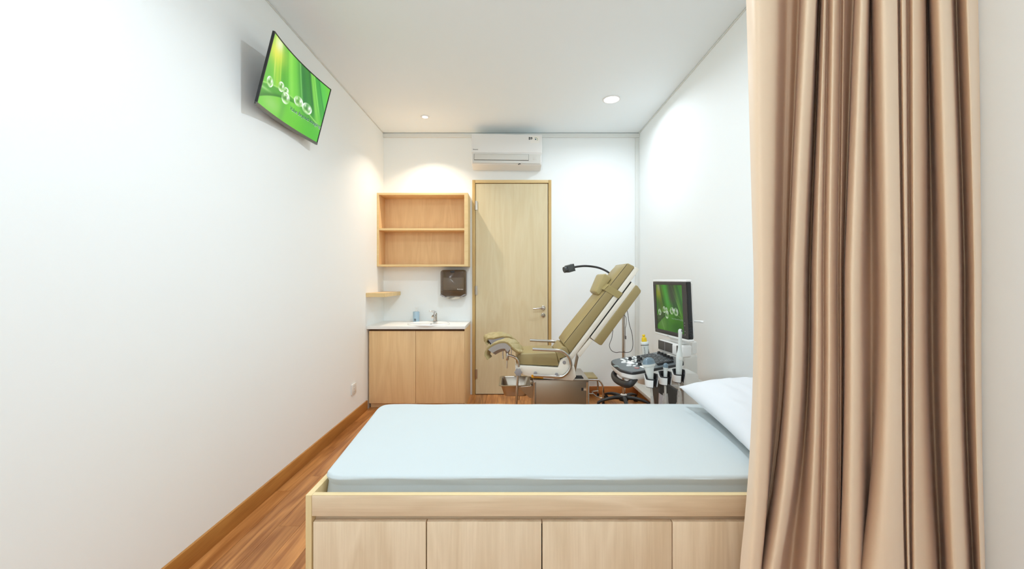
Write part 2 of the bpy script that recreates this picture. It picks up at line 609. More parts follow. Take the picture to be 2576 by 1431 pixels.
obj('diffuser', MB().lathe([(0.0, -0.003), (0.028, -0.003), (0.028, 0.0), (0.0, 0.0)], (-0.885, 3.93, ZC - 0.0005), 32), M_glow2, dl)


# ------------------------------------------------------------------ the picture on both screens
def paint(U, V, dark=0.0):
    """grass blades and dew drops; U, V arrays in 0..1, returns sRGB 0..1"""
    def mixc(a, b, t):
        return a * (1 - t[..., None]) + np.array(b) / 255 * t[..., None]

    def sm(e0, e1, x):
        t = np.clip((x - e0) / (e1 - e0), 0, 1)
        return t * t * (3 - 2 * t)
    rgb = np.ones(U.shape + (3,)) * np.array((104, 200, 58)) / 255
    S = U + 0.28 * (V - 0.5)                       # blades lean
    for c, wdt, colr, k in ((0.05, 0.12, (96, 180, 66), .7), (0.22, 0.05, (176, 216, 60), .75), (0.33, 0.07, (70, 160, 44), .7), (0.47, 0.05, (150, 230, 90), .6), (0.56, 0.05, (120, 214, 70), .7),
                            (0.70, 0.10, (40, 120, 52), .95), (0.80, 0.06, (44, 128, 44), .9), (0.87, 0.035, (132, 210, 80), .9), (0.96, 0.05, (50, 150, 56), .8), (1.05, 0.06, (80, 196, 72), .7)):
        bend = c + 0.16 * (0.6 - V) * (c - 0.4)
        rgb = mixc(rgb, colr, k * np.exp(-((S - bend) / wdt) ** 2) * sm(0.1, 0.55, V))
    for c, wdt, colr, k in ((0.17, 0.012, (214, 232, 120), .7), (0.275, 0.010, (210, 238, 96), .6), (0.40, 0.014, (84, 178, 52), .7), (0.64, 0.012, (150, 226, 120), .6), (0.815, 0.016, (30, 104, 40), .8), (0.905, 0.010, (160, 232, 110), .7), (0.99, 0.014, (44, 140, 56), .8)):
        bend = c + 0.22 * (0.7 - V) * (c - 0.45)
        rgb = mixc(rgb, colr, k * np.exp(-((S - bend) / wdt) ** 2) * sm(0.35, 0.6, V))
    rgb = mixc(rgb, (222, 226, 70), 0.95 * np.exp(-((U - 0.10) / 0.16) ** 2 - ((V - 0.82) / 0.16) ** 2))
    rgb = mixc(rgb, (236, 242, 206), 0.85 * np.exp(-((U - 0.12) / 0.07) ** 2 - ((V - 0.95) / 0.10) ** 2))
    rgb = mixc(rgb, (150, 210, 110), 0.8 * np.exp(-((U - 0.22) / 0.16) ** 2 - ((V - 0.13) / 0.12) ** 2))
    rgb = mixc(rgb, (96, 176, 70), 0.7 * np.exp(-((U - 0.40) / 0.04) ** 2) * (V < 0.25))
    rgb = mixc(rgb, (66, 176, 48), 0.6 * sm(0.55, 0.9, U) * sm(0.35, 0.1, V))
    # leaf arching across
    top = 0.30 + 0.42 * U - 0.46 * U * U + 0.04 * np.sin(3 * U)
    bot = 0.07 + 0.86 * U - 0.62 * U * U
    bot = np.minimum(bot + 0.02, top - 0.012)
    inside = sm(-0.012, 0.012, top - V) * sm(-0.012, 0.012, V - bot)
    rgb = mixc(rgb, (72, 158, 50), inside * 0.9)
    rgb = mixc(rgb, (40, 112, 34), inside * sm(0.5, 0.0, (V - bot) / np.maximum(top - bot, 0.02)) * 0.75 * sm(0.75, 0.3, U))
    rgb = mixc(rgb, (170, 228, 120), np.exp(-((V - top) / 0.012) ** 2) * 0.8)
    rgb = mixc(rgb, (196, 238, 170), np.exp(-((V - (0.24 + 0.16 * U)) / 0.02) ** 2) * 0.5 * sm(0.24, 0.06, U))
    if dark:
        g = rgb.mean(axis=-1, keepdims=True)
        rgb = np.clip(rgb * (1 - dark) - 0.05, 0, 1)
        rgb = mixc(rgb, (30, 70, 24), 0.55 * np.exp(-((S - 0.30) / 0.035) ** 2) * sm(0.45, 0.7, V))
        rgb = mixc(rgb, (120, 200, 90), 0.7 * np.exp(-((S - 0.84 + 0.25 * (V - 0.6)) / 0.018) ** 2) * sm(0.3, 0.45, V))
        rgb = mixc(rgb, (36, 96, 34), 0.6 * sm(0.30, 0.10, V) * np.exp(-((U - 0.75) / 0.25) ** 2))
        rgb = mixc(rgb, (160, 220, 140), 0.5 * np.exp(-((U - 0.16 - 0.5 * (0.25 - V)) / 0.012) ** 2) * sm(0.28, 0.2, V))
        rgb = mixc(rgb, (70, 66, 54), 0.75 * np.exp(-((U - 0.62 + 0.12 * (V - 0.8)) / 0.14) ** 2) * sm(0.5, 0.75, V))
        rgb = mixc(rgb, (70, 90, 60), 0.55 * np.exp(-((U - 0.15) / 0.14) ** 2 - ((V - 0.55) / 0.16) ** 2))
        rgb = mixc(rgb, (58, 66, 46), 0.6 * inside * sm(0.5, 0.1, U))
        rgb = mixc(rgb, (64, 190, 64), 0.6 * np.exp(-((U - 0.42 + 0.3 * (V - 0.7)) / 0.09) ** 2) * sm(0.45, 0.6, V))
    for (cu, cv, ru, rv) in ((0.115, 0.385, 0.045, 0.062), (0.30, 0.452, 0.042, 0.060), (0.385, 0.442, 0.040, 0.052), (0.405, 0.352, 0.055, 0.072), (0.60, 0.448, 0.058, 0.068), (0.745, 0.435, 0.062, 0.075)):
        ru, rv = ru * 1.25, rv * 1.2
        a, b = (U - cu) / ru, (V - cv) / rv
        d = np.sqrt(a * a + b * b)
        ins = sm(1.05, 0.95, d)
        ang = np.arctan2(b, a)
        rgb = mixc(rgb, (150, 205, 120), ins * 0.45)
        rgb = mixc(rgb, (60, 110, 46), ins * np.exp(-((a + 0.1) / 0.34) ** 2 - ((b + 0.05) / 0.30) ** 2) * 0.6)
        rim = ins * sm(0.60, 0.86, d)
        rgb = mixc(rgb, (250, 253, 250), rim * (0.55 + 0.45 * np.cos(2 * ang + cu * 9)))
        rgb = mixc(rgb, (255, 255, 255), ins * np.exp(-((a - 0.42) / 0.26) ** 2 - ((b - 0.30) / 0.42) ** 2) * 0.95)
        rgb = mixc(rgb, (244, 250, 240), ins * np.exp(-((a + 0.45) / 0.16) ** 2 - ((b - 0.35) / 0.30) ** 2) * 0.8)
        rgb = mixc(rgb, (214, 244, 190), ins * np.exp(-((a + 0.05) / 0.4) ** 2 - ((b + 0.65) / 0.18) ** 2) * 0.9)
    return np.clip(rgb, 0, 1)


def screen(name, fn, nu, nv, m, parent, dark=0.0):
    mb = MB().grid(fn, nu, nv)
    o = obj(name, mb, m, parent)
    u = np.repeat(np.linspace(0, 1, nu + 1), nv + 1)
    v = np.tile(np.linspace(0, 1, nv + 1), nu + 1)
    rgb = paint(u, v, dark)
    lin = np.where(rgb <= 0.04045, rgb / 12.92, ((rgb + 0.055) / 1.055) ** 2.4)
    at_ = o.data.attributes.new('picture', 'FLOAT_COLOR', 'POINT')
    at_.data.foreach_set('color', np.concatenate([lin, np.ones((len(lin), 1))], axis=1).astype(np.float32).ravel())
    return o


# ------------------------------------------------------------------ wall screen
tvc = Vector((-1.3245, 2.408, 2.4215))
tvx = Vector((-0.0209, 0.9993, 0.0284)).normalized()
tvz = Vector((0.2627, -0.0225, 0.9646))
tvz = (tvz - tvx * tvz.dot(tvx)).normalized()
tvn = tvx.cross(tvz).normalized()
if tvn.x < 0:
    tvn = -tvn
TW, TH = 0.672, 0.397


def tvp(u, v, d=0.0):
    """u, v in 0..1 over the front, d metres out of the glass"""
    sag = 0.034 * (1 - (2 * u - 1) ** 2)
    return tvc + tvx * ((u - 0.5) * TW) + tvz * ((v - 0.5) * TH) + tvn * (d - sag)


tv = thing('wall_screen', (XL, 2.408, 2.40), 'curved wall screen showing green grass and dew drops, tilted on its bracket', 'screen')
NU = 24


def slab(u0, u1, v0, v1, d0, d1, nu=NU):
    rings = []
    for i in range(nu + 1):
        u = u0 + (u1 - u0) * i / nu
        rings.append([tvp(u, v0, d0), tvp(u, v1, d0), tvp(u, v1, d1), tvp(u, v0, d1)])
    return MB().loft(rings)


obj('housing', slab(0, 1, 0, 1, -0.010, -0.0005), M_tvblack, tv)
bz = slab(0, 1, 0.985, 1, -0.0005, 0.004)
for a in (slab(0, 0.0095, 0.03, 0.985, -0.0005, 0.004, 2), slab(0.9905, 1, 0.03, 0.985, -0.0005, 0.004, 2)):
    me = bpy.data.meshes.new('t')
    a.bm.to_mesh(me)
    bz.bm.from_mesh(me)
    bpy.data.meshes.remove(me)
obj('bezel', bz, M_tvblack, tv)
obj('lower_lip', slab(0, 1, -0.012, 0.03, -0.0105, 0.005), M_tvgrey, tv)
rb = MB()
rings = []
for i in range(NU + 1):
    u = 0.06 + 0.88 * i / NU
    k = math.sin(math.pi * i / NU) ** 0.5
    rings.append([tvp(u, 0.01, -0.0102), tvp(u, 0.85, -0.0102), tvp(u, 0.7, -0.012 - 0.026 * k), tvp(u, 0.03, -0.012 - 0.036 * k)])
obj('rear_bulge', rb.loft(rings), M_black, tv)
scr = screen('display', lambda u, v: tvp(0.0095 + 0.981 * u, 0.03 + 0.955 * v, 0.0012), 300, 190, screen_mat('wall_screen_picture', 0.95), tv)
M_scrtext = mat('screen_lettering', (24, 52, 60), 0.5, emis=(40, 70, 84), estr=0.8)
M_scrtextw = mat('screen_lettering_edge', (230, 240, 230), 0.5, emis=(232, 244, 232), estr=0.8)
k = TW * 0.981
lettering('lettering', 'Value Beyond Imaging', lambda x, y: tvp(0.0095 + 0.981 * (0.4985 + x / k), 0.03 + 0.955 * (0.2185 + 0.05 * x / k + y / (TH * 0.955) * 0.85), 0.0022), M_scrtextw, scr, width=0.498 * k)
lettering('lettering', 'Value Beyond Imaging', lambda x, y: tvp(0.0095 + 0.981 * (0.497 + x / k), 0.03 + 0.955 * (0.221 + 0.05 * x / k + y / (TH * 0.955) * 0.85), 0.0026), M_scrtext, scr, width=0.498 * k, bold=0.012)
wm = MB().box(XL + 0.0005, XL + 0.012, 2.33, 2.49, 2.30, 2.52, 0.003)
mc = tvp(0.5, 0.55, -0.042)
wm.tube([(XL + 0.01, 2.41, 2.44), mc], 0.018, 12)
obj('wall_bracket', wm, M_black, tv)

# ------------------------------------------------------------------ air conditioner
ac = thing('air_conditioner', (-0.066, YB, 2.52), 'white wall mounted air conditioner above the wooden door', 'air conditioner')
ax0, ax1, az0, az1 = -0.443, 0.312, 2.520, 2.842
Mac = Matrix.Translation((-0.066, 0, 2.68)) @ Matrix.Rotation(R(0.65), 4, 'Y') @ Matrix.Translation((0.066, 0, -2.68))
yf = YB - 0.205
prof = [(YB - 0.001, az1), (yf + 0.02, az1), (yf, az1 - 0.014), (yf, az0 + 0.118), (yf + 0.010, az0 + 0.104), (yf + 0.010, az0 + 0.032), (yf + 0.018, az0 + 0.008), (yf + 0.035, az0), (YB - 0.04, az0 - 0.018), (YB - 0.001, az0 + 0.0)]
obj('body', MB().prism(prof, ax0 + 0.002, ax1 - 0.002, 'X', 0.004, 2), M_white, ac, M=Mac)
obj('front_panel', MB().box(ax0, ax1, yf - 0.006, yf + 0.03, az0 + 0.124, az1 + 0.001, 0.006, 3), M_white, ac, M=Mac)
obj('lower_panel', MB().box(ax0 + 0.012, ax1 - 0.012, yf + 0.0015, yf + 0.012, az0 + 0.012, az0 + 0.117, 0.009, 3), M_acpanel, ac, M=Mac)
obj('outlet_recess', MB().box(ax0 + 0.030, ax0 + 0.6145, yf + 0.0002, yf + 0.004, az0 + 0.0425, az0 + 0.1095), mat('outlet_shade', (92, 90, 84), 0.7), ac, M=Mac)
obj('louver', MB().box(ax0 + 0.033, ax0 + 0.612, yf - 0.004, yf + 0.006, az0 + 0.048, az0 + 0.108, 0.002), M_acpanel, ac, M=Mac)
obj('indicator_panel', MB().box(ax0 + 0.660, ax0 + 0.700, yf + 0.0005, yf + 0.003, az0 + 0.05, az0 + 0.085, 0.0008), M_acpanel, ac, M=Mac)
acf = lambda x0, z0: (lambda x, y: Mac @ Vector((x0 + x, yf - 0.0068, z0 + y)))
lettering('brand_lettering', 'Panasonic', acf(ax0 + 0.018, az0 + 0.150), M_ink, ac, width=0.054, bold=0.025)
lettering('number_sticker_lettering', 'B9', acf(1329.8 / 235 - CX / 235 + 0.0, az1 - 0.058), M_ink, ac, height=0.030, bold=0.03)
st = obj('energy_sticker', MB().box(ax0 + 0.632, ax0 + 0.728, yf - 0.0066, yf - 0.006, az1 - 0.092, az1 - 0.016), M_whiteprint, ac, M=Mac)
lg = MB()
cx_, cz_ = ax0 + 0.687, az1 - 0.053
rg0 = [[Vector((cx_ + r_ * math.cos(a), y_, cz_ + r_ * math.sin(a))) for (r_, y_) in ((0.017, yf - 0.0072), (0.0205, yf - 0.0072), (0.0205, yf - 0.0066), (0.017, yf - 0.0066))] for a in [R(130 - 170 * i / 24) for i in range(25)]]
lg.loft(rg0)
obj('logo_arc', lg, M_green, st, M=Mac)
obj('logo_dot', MB().cyl((cx_ - 0.0015, yf - 0.0066, cz_ + 0.001), (cx_ - 0.0015, yf - 0.0073, cz_ + 0.001), 0.0072), M_blueprint, st, M=Mac)
tagm = MB().tube(catmull([Mac @ Vector((ax0 + 0.505, yf + 0.02, az0 + 0.004)), Mac @ Vector((ax0 + 0.515, yf + 0.008, az0 + 0.012)), Mac @ Vector((ax0 + 0.530, yf + 0.004, az0 + 0.008))], 5), [0.003 + 0.0025 * math.sin(math.pi * i / 10) for i in range(11)], 8)
obj('drain_clip', tagm, M_black, ac)

# ------------------------------------------------------------------ open wall cabinet
uc = thing('wall_cabinet', (-0.97, YB, 1.43), 'open two tier wooden wall cabinet above the wash basin', 'cabinet')
ux0, ux1, uz0, uz1, uy = XL + 0.001, -0.478, 1.4285, 2.213, 4.157
th = 0.021
obj('side_panel', MB().box(ux0, ux0 + th, uy, YB - 0.001, uz0, uz1, 0.001), M_cab, uc)
obj('side_panel', MB().box(ux1 - 0.040, ux1, uy, YB - 0.001, uz0, uz1, 0.001), M_edge, uc)
obj('top_panel', MB().box(ux0 + th, ux1 - 0.040, uy, YB - 0.001, uz1 - th, uz1, 0.001), M_cab, uc)
obj('bottom_panel', MB().box(ux0 + th, ux1 - 0.040, uy, YB - 0.001, uz0, uz0 + th, 0.001), M_cab, uc)
obj('back_panel', MB().box(ux0 + th, ux1 - 0.040, YB - 0.010, YB - 0.001, uz0 + th, uz1 - th), M_cab, uc)
obj('shelf', MB().box(ux0 + th, ux1 - 0.040, uy + 0.006, YB - 0.011, 1.815, 1.836, 0.001), M_cab, uc)
eb = MB().box(ux0, ux1, uy - 0.0015, uy - 0.0002, uz1 - th, uz1).box(ux0, ux1, uy - 0.0015, uy - 0.0002, uz0, uz0 + th)
eb.box(ux0, ux0 + th, uy - 0.0015, uy - 0.0002, uz0 + th, uz1 - th).box(ux1 - 0.040, ux1, uy - 0.0015, uy - 0.0002, uz0 + th, uz1 - th)
obj('edge_band', eb, M_edge, uc)
obj('shelf_edge_band', MB().box(ux0 + th, ux1 - 0.040, uy + 0.0045, uy + 0.0058, 1.815, 1.836), M_edge, uc)

# ------------------------------------------------------------------ small shelf
sh = thing('wall_shelf', (XL, 4.1, 1.115), 'small wooden shelf in the corner above the white countertop', 'shelf')
obj('board', MB().box(XL + 0.001, XL + 0.190, 3.846, YB - 0.001, 1.115, 1.155, 0.001), M_cab, sh)
obj('edge_band', MB().box(XL + 0.001, XL + 0.1915, 3.8445, 3.8458, 1.115, 1.155).box(XL + 0.1902, XL + 0.1915, 3.8459, YB - 0.002, 1.115, 1.155), M_edge, sh)

# ------------------------------------------------------------------ vanity
va = thing('vanity_cabinet', (-0.96, 4.1, 0), 'wooden two door cabinet under the white countertop', 'cabinet')
vx0, vx1 = XL + 0.016, -0.482
obj('carcass', MB().box(vx0, vx1, 3.906, YB - 0.001, 0.052, 0.755, 0.001), M_cab, va)
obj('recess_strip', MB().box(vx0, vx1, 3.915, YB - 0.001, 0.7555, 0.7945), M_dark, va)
obj('toe_kick', MB().box(vx0 + 0.006, vx1 - 0.01, 3.925, YB - 0.001, 0.0, 0.0515, 0.001), M_cab, va)
dg = (1045.5 - CX) / F * 3.888
obj('door', MB().box(vx0, dg - 0.0015, 3.888, 3.9055, 0.053, 0.774, 0.001), M_cab, va)
obj('door', MB().box(dg + 0.0015, vx1 - 0.0015, 3.888, 3.9055, 0.053, 0.774, 0.001), M_cab, va)
obj('end_panel', MB().box(vx1, vx1 + 0.006, 3.888, YB - 0.001, 0.0, 0.7945, 0.001), M_cab, va)
ct = thing('countertop', (-0.96, 4.1, 0.795), 'white laminate countertop around the oval basin', 'countertop')
obj('slab', MB().box(XL + 0.001, -0.473, 3.862, YB - 0.001, 0.795, 0.826, 0.002), M_top, ct)
# oval basin
bc = on_z(1079, 812.5, 0.84)
bs = thing('wash_basin', (bc.x, bc.y, 0.826), 'oval white ceramic wash basin set into the countertop', 'basin')
BW, BD = 0.215, 0.165
pr = [(0.0, 0.0035), (0.40, 0.0035), (0.62, 0.004), (0.80, 0.0075), (0.90, 0.0145), (0.95, 0.0175), (0.99, 0.015), (1.0, 0.008), (1.0, 0.0005)]
obj('bowl', MB().lathe(pr, (bc.x, bc.y, 0.826), 56, sx=BW, sy=BD), M_ceram, bs, angle=60)
obj('overflow_ring', MB().lathe([(0.0, 0), (0.014, 0), (0.014, 0.003), (0.008, 0.004), (0.0, 0.004)], (bc.x + 0.028, bc.y - 0.03, 0.8295), 24), M_chrome, bs)
obj('drain_plug', MB().lathe([(0.0, 0), (0.009, 0), (0.009, 0.001), (0.0, 0.001)], (bc.x + 0.028, bc.y - 0.03, 0.8336), 20), M_gap, bs)
# tap
tp = thing('basin_tap', (bc.x + 0.035, bc.y + 0.135, 0.842), 'chrome single lever mixer tap behind the oval basin', 'tap')
tx, ty, tz = bc.x + 0.036, bc.y + 0.150, 0.8445
tb = MB().lathe([(0.0, 0), (0.026, 0), (0.026, 0.006), (0.021, 0.010), (0.0195, 0.06), (0.021, 0.075), (0.018, 0.088), (0.0, 0.092)], (tx, ty, tz), 28)
obj('body', tb, M_chrome, tp)
sp = MB().tube(catmull([(tx, ty, tz + 0.045), (tx - 0.004, ty - 0.035, tz + 0.062), (tx - 0.008, ty - 0.085, tz + 0.060), (tx - 0.010, ty - 0.108, tz + 0.046)], 6), 0.0125, 14)
obj('spout', sp, M_chrome, tp)
lv = MB().tube(catmull([(tx + 0.006, ty, tz + 0.088), (tx - 0.012, ty - 0.006, tz + 0.100), (tx - 0.045, ty - 0.015, tz + 0.107), (tx - 0.066, ty - 0.02, tz + 0.108)], 6), [0.013 - 0.0085 * i / 18 for i in range(19)], 12)
obj('lever', lv, M_chrome, tp)
# soap
so = thing('soap_bottle', at(1046.5, 806, 4.30), 'pale blue pump soap bottle standing beside the oval basin', 'bottle')
sx_, sy_ = (1047 - CX) / F * 4.27, 4.27
obj('bottle', MB().lathe([(0.0, 0), (0.033, 0), (0.0345, 0.004), (0.0345, 0.104), (0.033, 0.110), (0.020, 0.113), (0.0, 0.113)], (sx_, sy_, 0.8265), 32), M_soap, so)
pp = MB().lathe([(0.0, 0), (0.013, 0), (0.013, 0.012), (0.009, 0.018), (0.004, 0.020), (0.004, 0.036), (0.008, 0.037), (0.008, 0.044), (0.0, 0.045)], (sx_ + 0.002, sy_, 0.9395), 20)
pp.tube([(sx_ + 0.002, sy_, 0.9805), (sx_ - 0.004, sy_ - 0.028, 0.979)], [0.005, 0.0035], 10)
obj('pump', pp, M_white, so)


def onround(cx0, cy0, r, a0, z0):
    """map flat print onto an upright cylinder, a0 the angle it starts at"""
    return lambda x, y: Vector((cx0 + r * math.cos(a0 + x / r), cy0 + r * math.sin(a0 + x / r), z0 + y))


lab = MB().grid(lambda u, v: onround(sx_, sy_, 0.0349, R(245), 0.836)(u * 0.021, v * 0.026), 8, 1)
lb = obj('label_square', lab, M_navy, so)
lab2 = MB().grid(lambda u, v: onround(sx_, sy_, 0.0352, R(252), 0.842)(u * 0.012, v * 0.011), 6, 1)
obj('label_mark', lab2, M_inkgrey, lb)
# paper towel dispenser
pd = thing('towel_dispenser', (-0.65, YB, 1.10), 'smoky brown paper towel dispenser under the wall cabinet', 'dispenser')
px0, px1, pz0, pz1, pyf = -0.792, -0.512, 1.098, 1.396, 4.215


def rrect(x0, x1, z0, z1, r, n=6):
    pts = []
    for (cx1, cz1, a0) in ((x1 - r, z1 - r, 0), (x0 + r, z1 - r, 90), (x0 + r, z0 + r, 180), (x1 - r, z0 + r, 270)):
        for i in range(n + 1):
            a = R(a0 + 90 * i / n)
            pts.append((cx1 + r * math.cos(a), cz1 + r * math.sin(a)))
    return pts


obj('back_plate', MB().prism(rrect(px0 + 0.004, px1 - 0.004, pz0 + 0.01, pz1 - 0.004, 0.02), YB - 0.02, YB - 0.001, 'Y', 0.002, 2), M_greyp, pd)
rings = []
for (y_, ins, r_) in ((YB - 0.021, 0.0, 0.03), (YB - 0.09, 0.0, 0.03), (pyf + 0.03, 0.003, 0.032), (pyf + 0.010, 0.010, 0.034), (pyf, 0.024, 0.036)):
    rings.append([Vector((a, y_, b)) for a, b in rrect(px0 + ins, px1 - ins, pz0 + ins * 0.6, pz1 - ins, r_)])
obj('smoked_cover', MB().loft(rings), M_smoke, pd)
obj('towel_stack', MB().box(px0 + 0.03, px1 - 0.03, pyf + 0.04, YB - 0.024, pz0 + 0.075, pz1 - 0.085, 0.004), mat('stacked_paper', (176, 168, 150), 0.9), pd)
obj('inner_shelf', MB().box(px0 + 0.012, px1 - 0.012, pyf + 0.02, YB - 0.024, pz0 + 0.052, pz0 + 0.060).box(px0 + 0.09, px0 + 0.094, pyf + 0.018, pyf + 0.03, pz0 + 0.045, pz0 + 0.075).box(px0 + 0.18, px0 + 0.184, pyf + 0.018, pyf + 0.03, pz0 + 0.045, pz0 + 0.075), M_dark, pd)
obj('latch', MB().box(px0 + 0.115, px0 + 0.162, pyf - 0.002, pyf + 0.02, pz1 - 0.034, pz1 - 0.012, 0.004), M_black, pd)
for q_ in ([(px0 + 0.002, pz0 + 0.022), (px0 + 0.058, pz0 - 0.004), (px0 + 0.062, pz0 + 0.006), (px0 + 0.010, pz0 + 0.034)], [(px1 - 0.002, pz0 + 0.022), (px1 - 0.010, pz0 + 0.034), (px1 - 0.062, pz0 + 0.006), (px1 - 0.058, pz0 - 0.004)]):
    obj('corner_guard', MB().prism(q_, pyf - 0.002, YB - 0.03, 'Y', 0.002), M_greyp, pd)
lettering('lettering', 'Puf mini', lambda x, y: Vector((px1 - 0.088 + x, pyf - 0.0015, pz0 + 0.079 + y)), M_whiteprint, pd, width=0.062)
tw = MB().grid(lambda u, v: Vector((px0 + 0.065 + 0.15 * u + 0.004 * math.sin(5 * v), pyf + 0.07 + 0.02 * math.sin(u * 7 + v * 2), pz0 + 0.008 - v * (0.036 - 0.012 * abs(u - 0.4)))), 16, 4)
obj('hanging_towel', tw, M_paper, pd)

# ------------------------------------------------------------------ wall socket
sk = thing('wall_socket', (XL, 3.537, 0.295), 'white power socket low on the long wall by the cabinet', 'socket')
obj('plate', MB().box(XL + 0.0005, XL + 0.012, 3.492, 3.584, 0.249, 0.341, 0.003), M_offw, sk)
for (dy, dz) in ((-0.010, 0.026), (0.010, 0.026), (0.0, 0.0), (-0.010, -0.024), (0.010, -0.024)):
    obj('socket_hole', MB().box(XL + 0.0118, XL + 0.0125, 3.538 + dy - 0.004, 3.538 + dy + 0.004, 0.295 + dz - 0.003, 0.295 + dz + 0.003), M_inkgrey, sk, smooth=False)

# ------------------------------------------------------------------ examination chair
YN, YK = 2.98, 3.34                                       # near and far side of the seat
ch = thing('examination_chair', (0.37, 3.16, 0), 'olive vinyl gynaecology chair on a stainless steel base', 'chair')
P = lambda px, py, d=YN: ((px - CX) / F * d, HC - (py - CY) / F * d)
PL_ = lambda lst, d=YN: [P(a, b, d) for a, b in lst]
# steel base
bx0, bx1, bzt = (1342 - CX) / F * YN, (1481 - CX) / F * YN, 0.514
bb = obj('base_box', MB().box(bx0, bx1, YN, YK + 0.02, 0.012, bzt, 0.004), M_steel, ch)
obj('corner_post', MB().cyl((bx0 + 0.008, YN + 0.004, 0.0), (bx0 + 0.008, YN + 0.004, bzt - 0.012), 0.0125, n=16), M_chrome, bb)
obj('corner_post', MB().cyl((bx1 - 0.008, YN + 0.004, 0.0), (bx1 - 0.008, YN + 0.004, bzt - 0.012), 0.0125, n=16), M_chrome, bb)
obj('top_plate', MB().box(bx0 - 0.003, bx1 + 0.004, YN - 0.010, YK + 0.024, bzt, bzt + 0.006, 0.002), M_steel, bb)
pt = MB().box(0.455, 0.548, YN + 0.035, YN + 0.12, bzt + 0.006, bzt + 0.010, 0.001)
obj('pedal_slot', pt, M_gap, bb)
stk = MB().box(0.524 + 0.0, 0.541, YN - 0.0008, YN - 0.0001, 0.436, 0.458)
stp = obj('maker_plate', stk, M_ink, bb)
obj('plate_lettering', MB().box(0.542, 0.563, YN - 0.0008, YN - 0.0001, 0.437, 0.450).box(0.542, 0.562, YN - 0.0008, YN - 0.0001, 0.454, 0.4575), mat('tan_print', (196, 170, 140), 0.5), bb)
# cream chassis under the seat
chs = PL_([(1296, 918), (1404, 925), (1409, 908), (1418, 901), (1427, 899), (1432, 912), (1434, 921), (1444.5, 922), (1449, 946), (1441, 956.5), (1345, 949.5), (1297, 936.5)])
chassis = obj('chassis', MB().prism(chs, YN - 0.012, YK + 0.012, 'Y', 0.004, 2), M_cream, ch)
pv = P(1419, 910.5)
obj('pivot_cap', MB().cyl((pv[0], YN - 0.012, pv[1]), (pv[0], YN - 0.016, pv[1]), 0.013, n=24, bev=0.0015), M_greyp, chassis)
ol = PL_([(1336.5, 941.5), (1366, 943.5), (1366, 951), (1336.5, 948.6)])
obj('warning_label', MB().prism(ol, YN - 0.0134, YN - 0.0122, 'Y'), M_orange, chassis)
wl = PL_([(1366.5, 946), (1393, 948), (1393, 953.2), (1366.5, 951)])
wlo = obj('white_label', MB().prism(wl, YN - 0.0134, YN - 0.0122, 'Y'), M_whiteprint, chassis)
# seat cushion
seat = PL_([(1301, 893), (1309, 889.5), (1393, 887), (1400, 889), (1407, 921.5), (1300, 917.5), (1297, 908)])
obj('seat_cushion', MB().prism(seat, YN + 0.006, YK - 0.006, 'Y', 0.010, 4), M_olive, ch)
lum = PL_([(1400, 889.5), (1414, 872), (1426, 874), (1433, 890), (1420, 899.5), (1409, 903), (1408, 918)])
obj('lumbar_cushion', MB().prism(lum, YN + 0.012, YK - 0.012, 'Y', 0.008, 3), M_olive, ch)
# backrest
BY0, BY1 = 3.005, 3.345
back = PL_([(1417, 865), (1579, 661), (1598, 670.5), (1434, 890)], BY0)
Vb = Vector((back[1][0] - back[0][0], back[1][1] - back[0][1])).normalized()   # along the back, upwards
Vn = Vector((-Vb.y, Vb.x))                                                     # out of the front face
bk = obj('backrest_cushion', MB().prism(back, BY0, BY1, 'Y', 0.012, 4), M_olive, ch)
# gently bulging front pad
pp0, pp1 = Vector(back[0]), Vector(back[1])


def pad(u, v):
    q = pp0 + (pp1 - pp0) * (0.012 + 0.976 * u) + Vn * (0.020 * (1 - (2 * v - 1) ** 4) * (1 - (2 * u - 1) ** 16) - 0.003)
    return Vector((q.x, BY0 + 0.008 + (BY1 - BY0 - 0.016) * v, q.y))


obj('front_pad', MB().grid(pad, 40, 18), M_olive, bk)
pip = MB().tube([pad(i / 30, 0.0) + Vector((0, -0.006, 0)) for i in range(31)], 0.0022, 8)
obj('piping', pip, M_seam, bk)
shell = PL_([(1598.5, 671), (1609, 677), (1587, 708), (1484, 846), (1452, 888.5), (1437, 908), (1421, 905), (1434.5, 890.5)], BY0)
sho = obj('backrest_shell', MB().prism(shell, BY0 + 0.004, BY1 - 0.004, 'Y', 0.004, 2), M_cream, ch)
leg = PL_([(1590, 709), (1600, 717), (1495, 856.5), (1485.5, 848.5)], BY0)
lgs = obj('leg_section_shell', MB().prism(leg, BY0 + 0.004, BY1 - 0.004, 'Y', 0.003, 2), M_cream, ch)
gp = PL_([(1587.3, 708.4), (1589.6, 709.0), (1485.3, 848.2), (1484.2, 846.3)], BY0)
obj('hinge_gap', MB().prism(gp, BY0 + 0.006, BY1 - 0.006, 'Y'), M_gap, lgs)
legc = PL_([(1599.6, 717.5), (1604, 718.5), (1613, 731), (1612, 736), (1514, 868.5), (1509, 868), (1494, 857.5)], BY0)
obj('leg_section_cushion', MB().prism(legc, BY0, BY1, 'Y', 0.006, 3), M_olive, ch)
lnk = PL_([(1484.6, 851), (1492.6, 856.5), (1460, 899), (1452, 889)], BY0)
obj('hinge_link', MB().prism(lnk, BY0 + 0.01, BY1 - 0.01, 'Y', 0.002, 2), M_cream, ch)
for q0, q1 in ((BY0 + 0.004, BY0 + 0.016), (BY1 - 0.016, BY1 - 0.004)):
    obj('hinge_bracket', MB().prism(PL_([(1451, 888.5), (1456, 898.5), (1449.5, 929), (1449, 936), (1444.5, 921)], BY0), q0, q1, 'Y', 0.001), M_steel, ch)
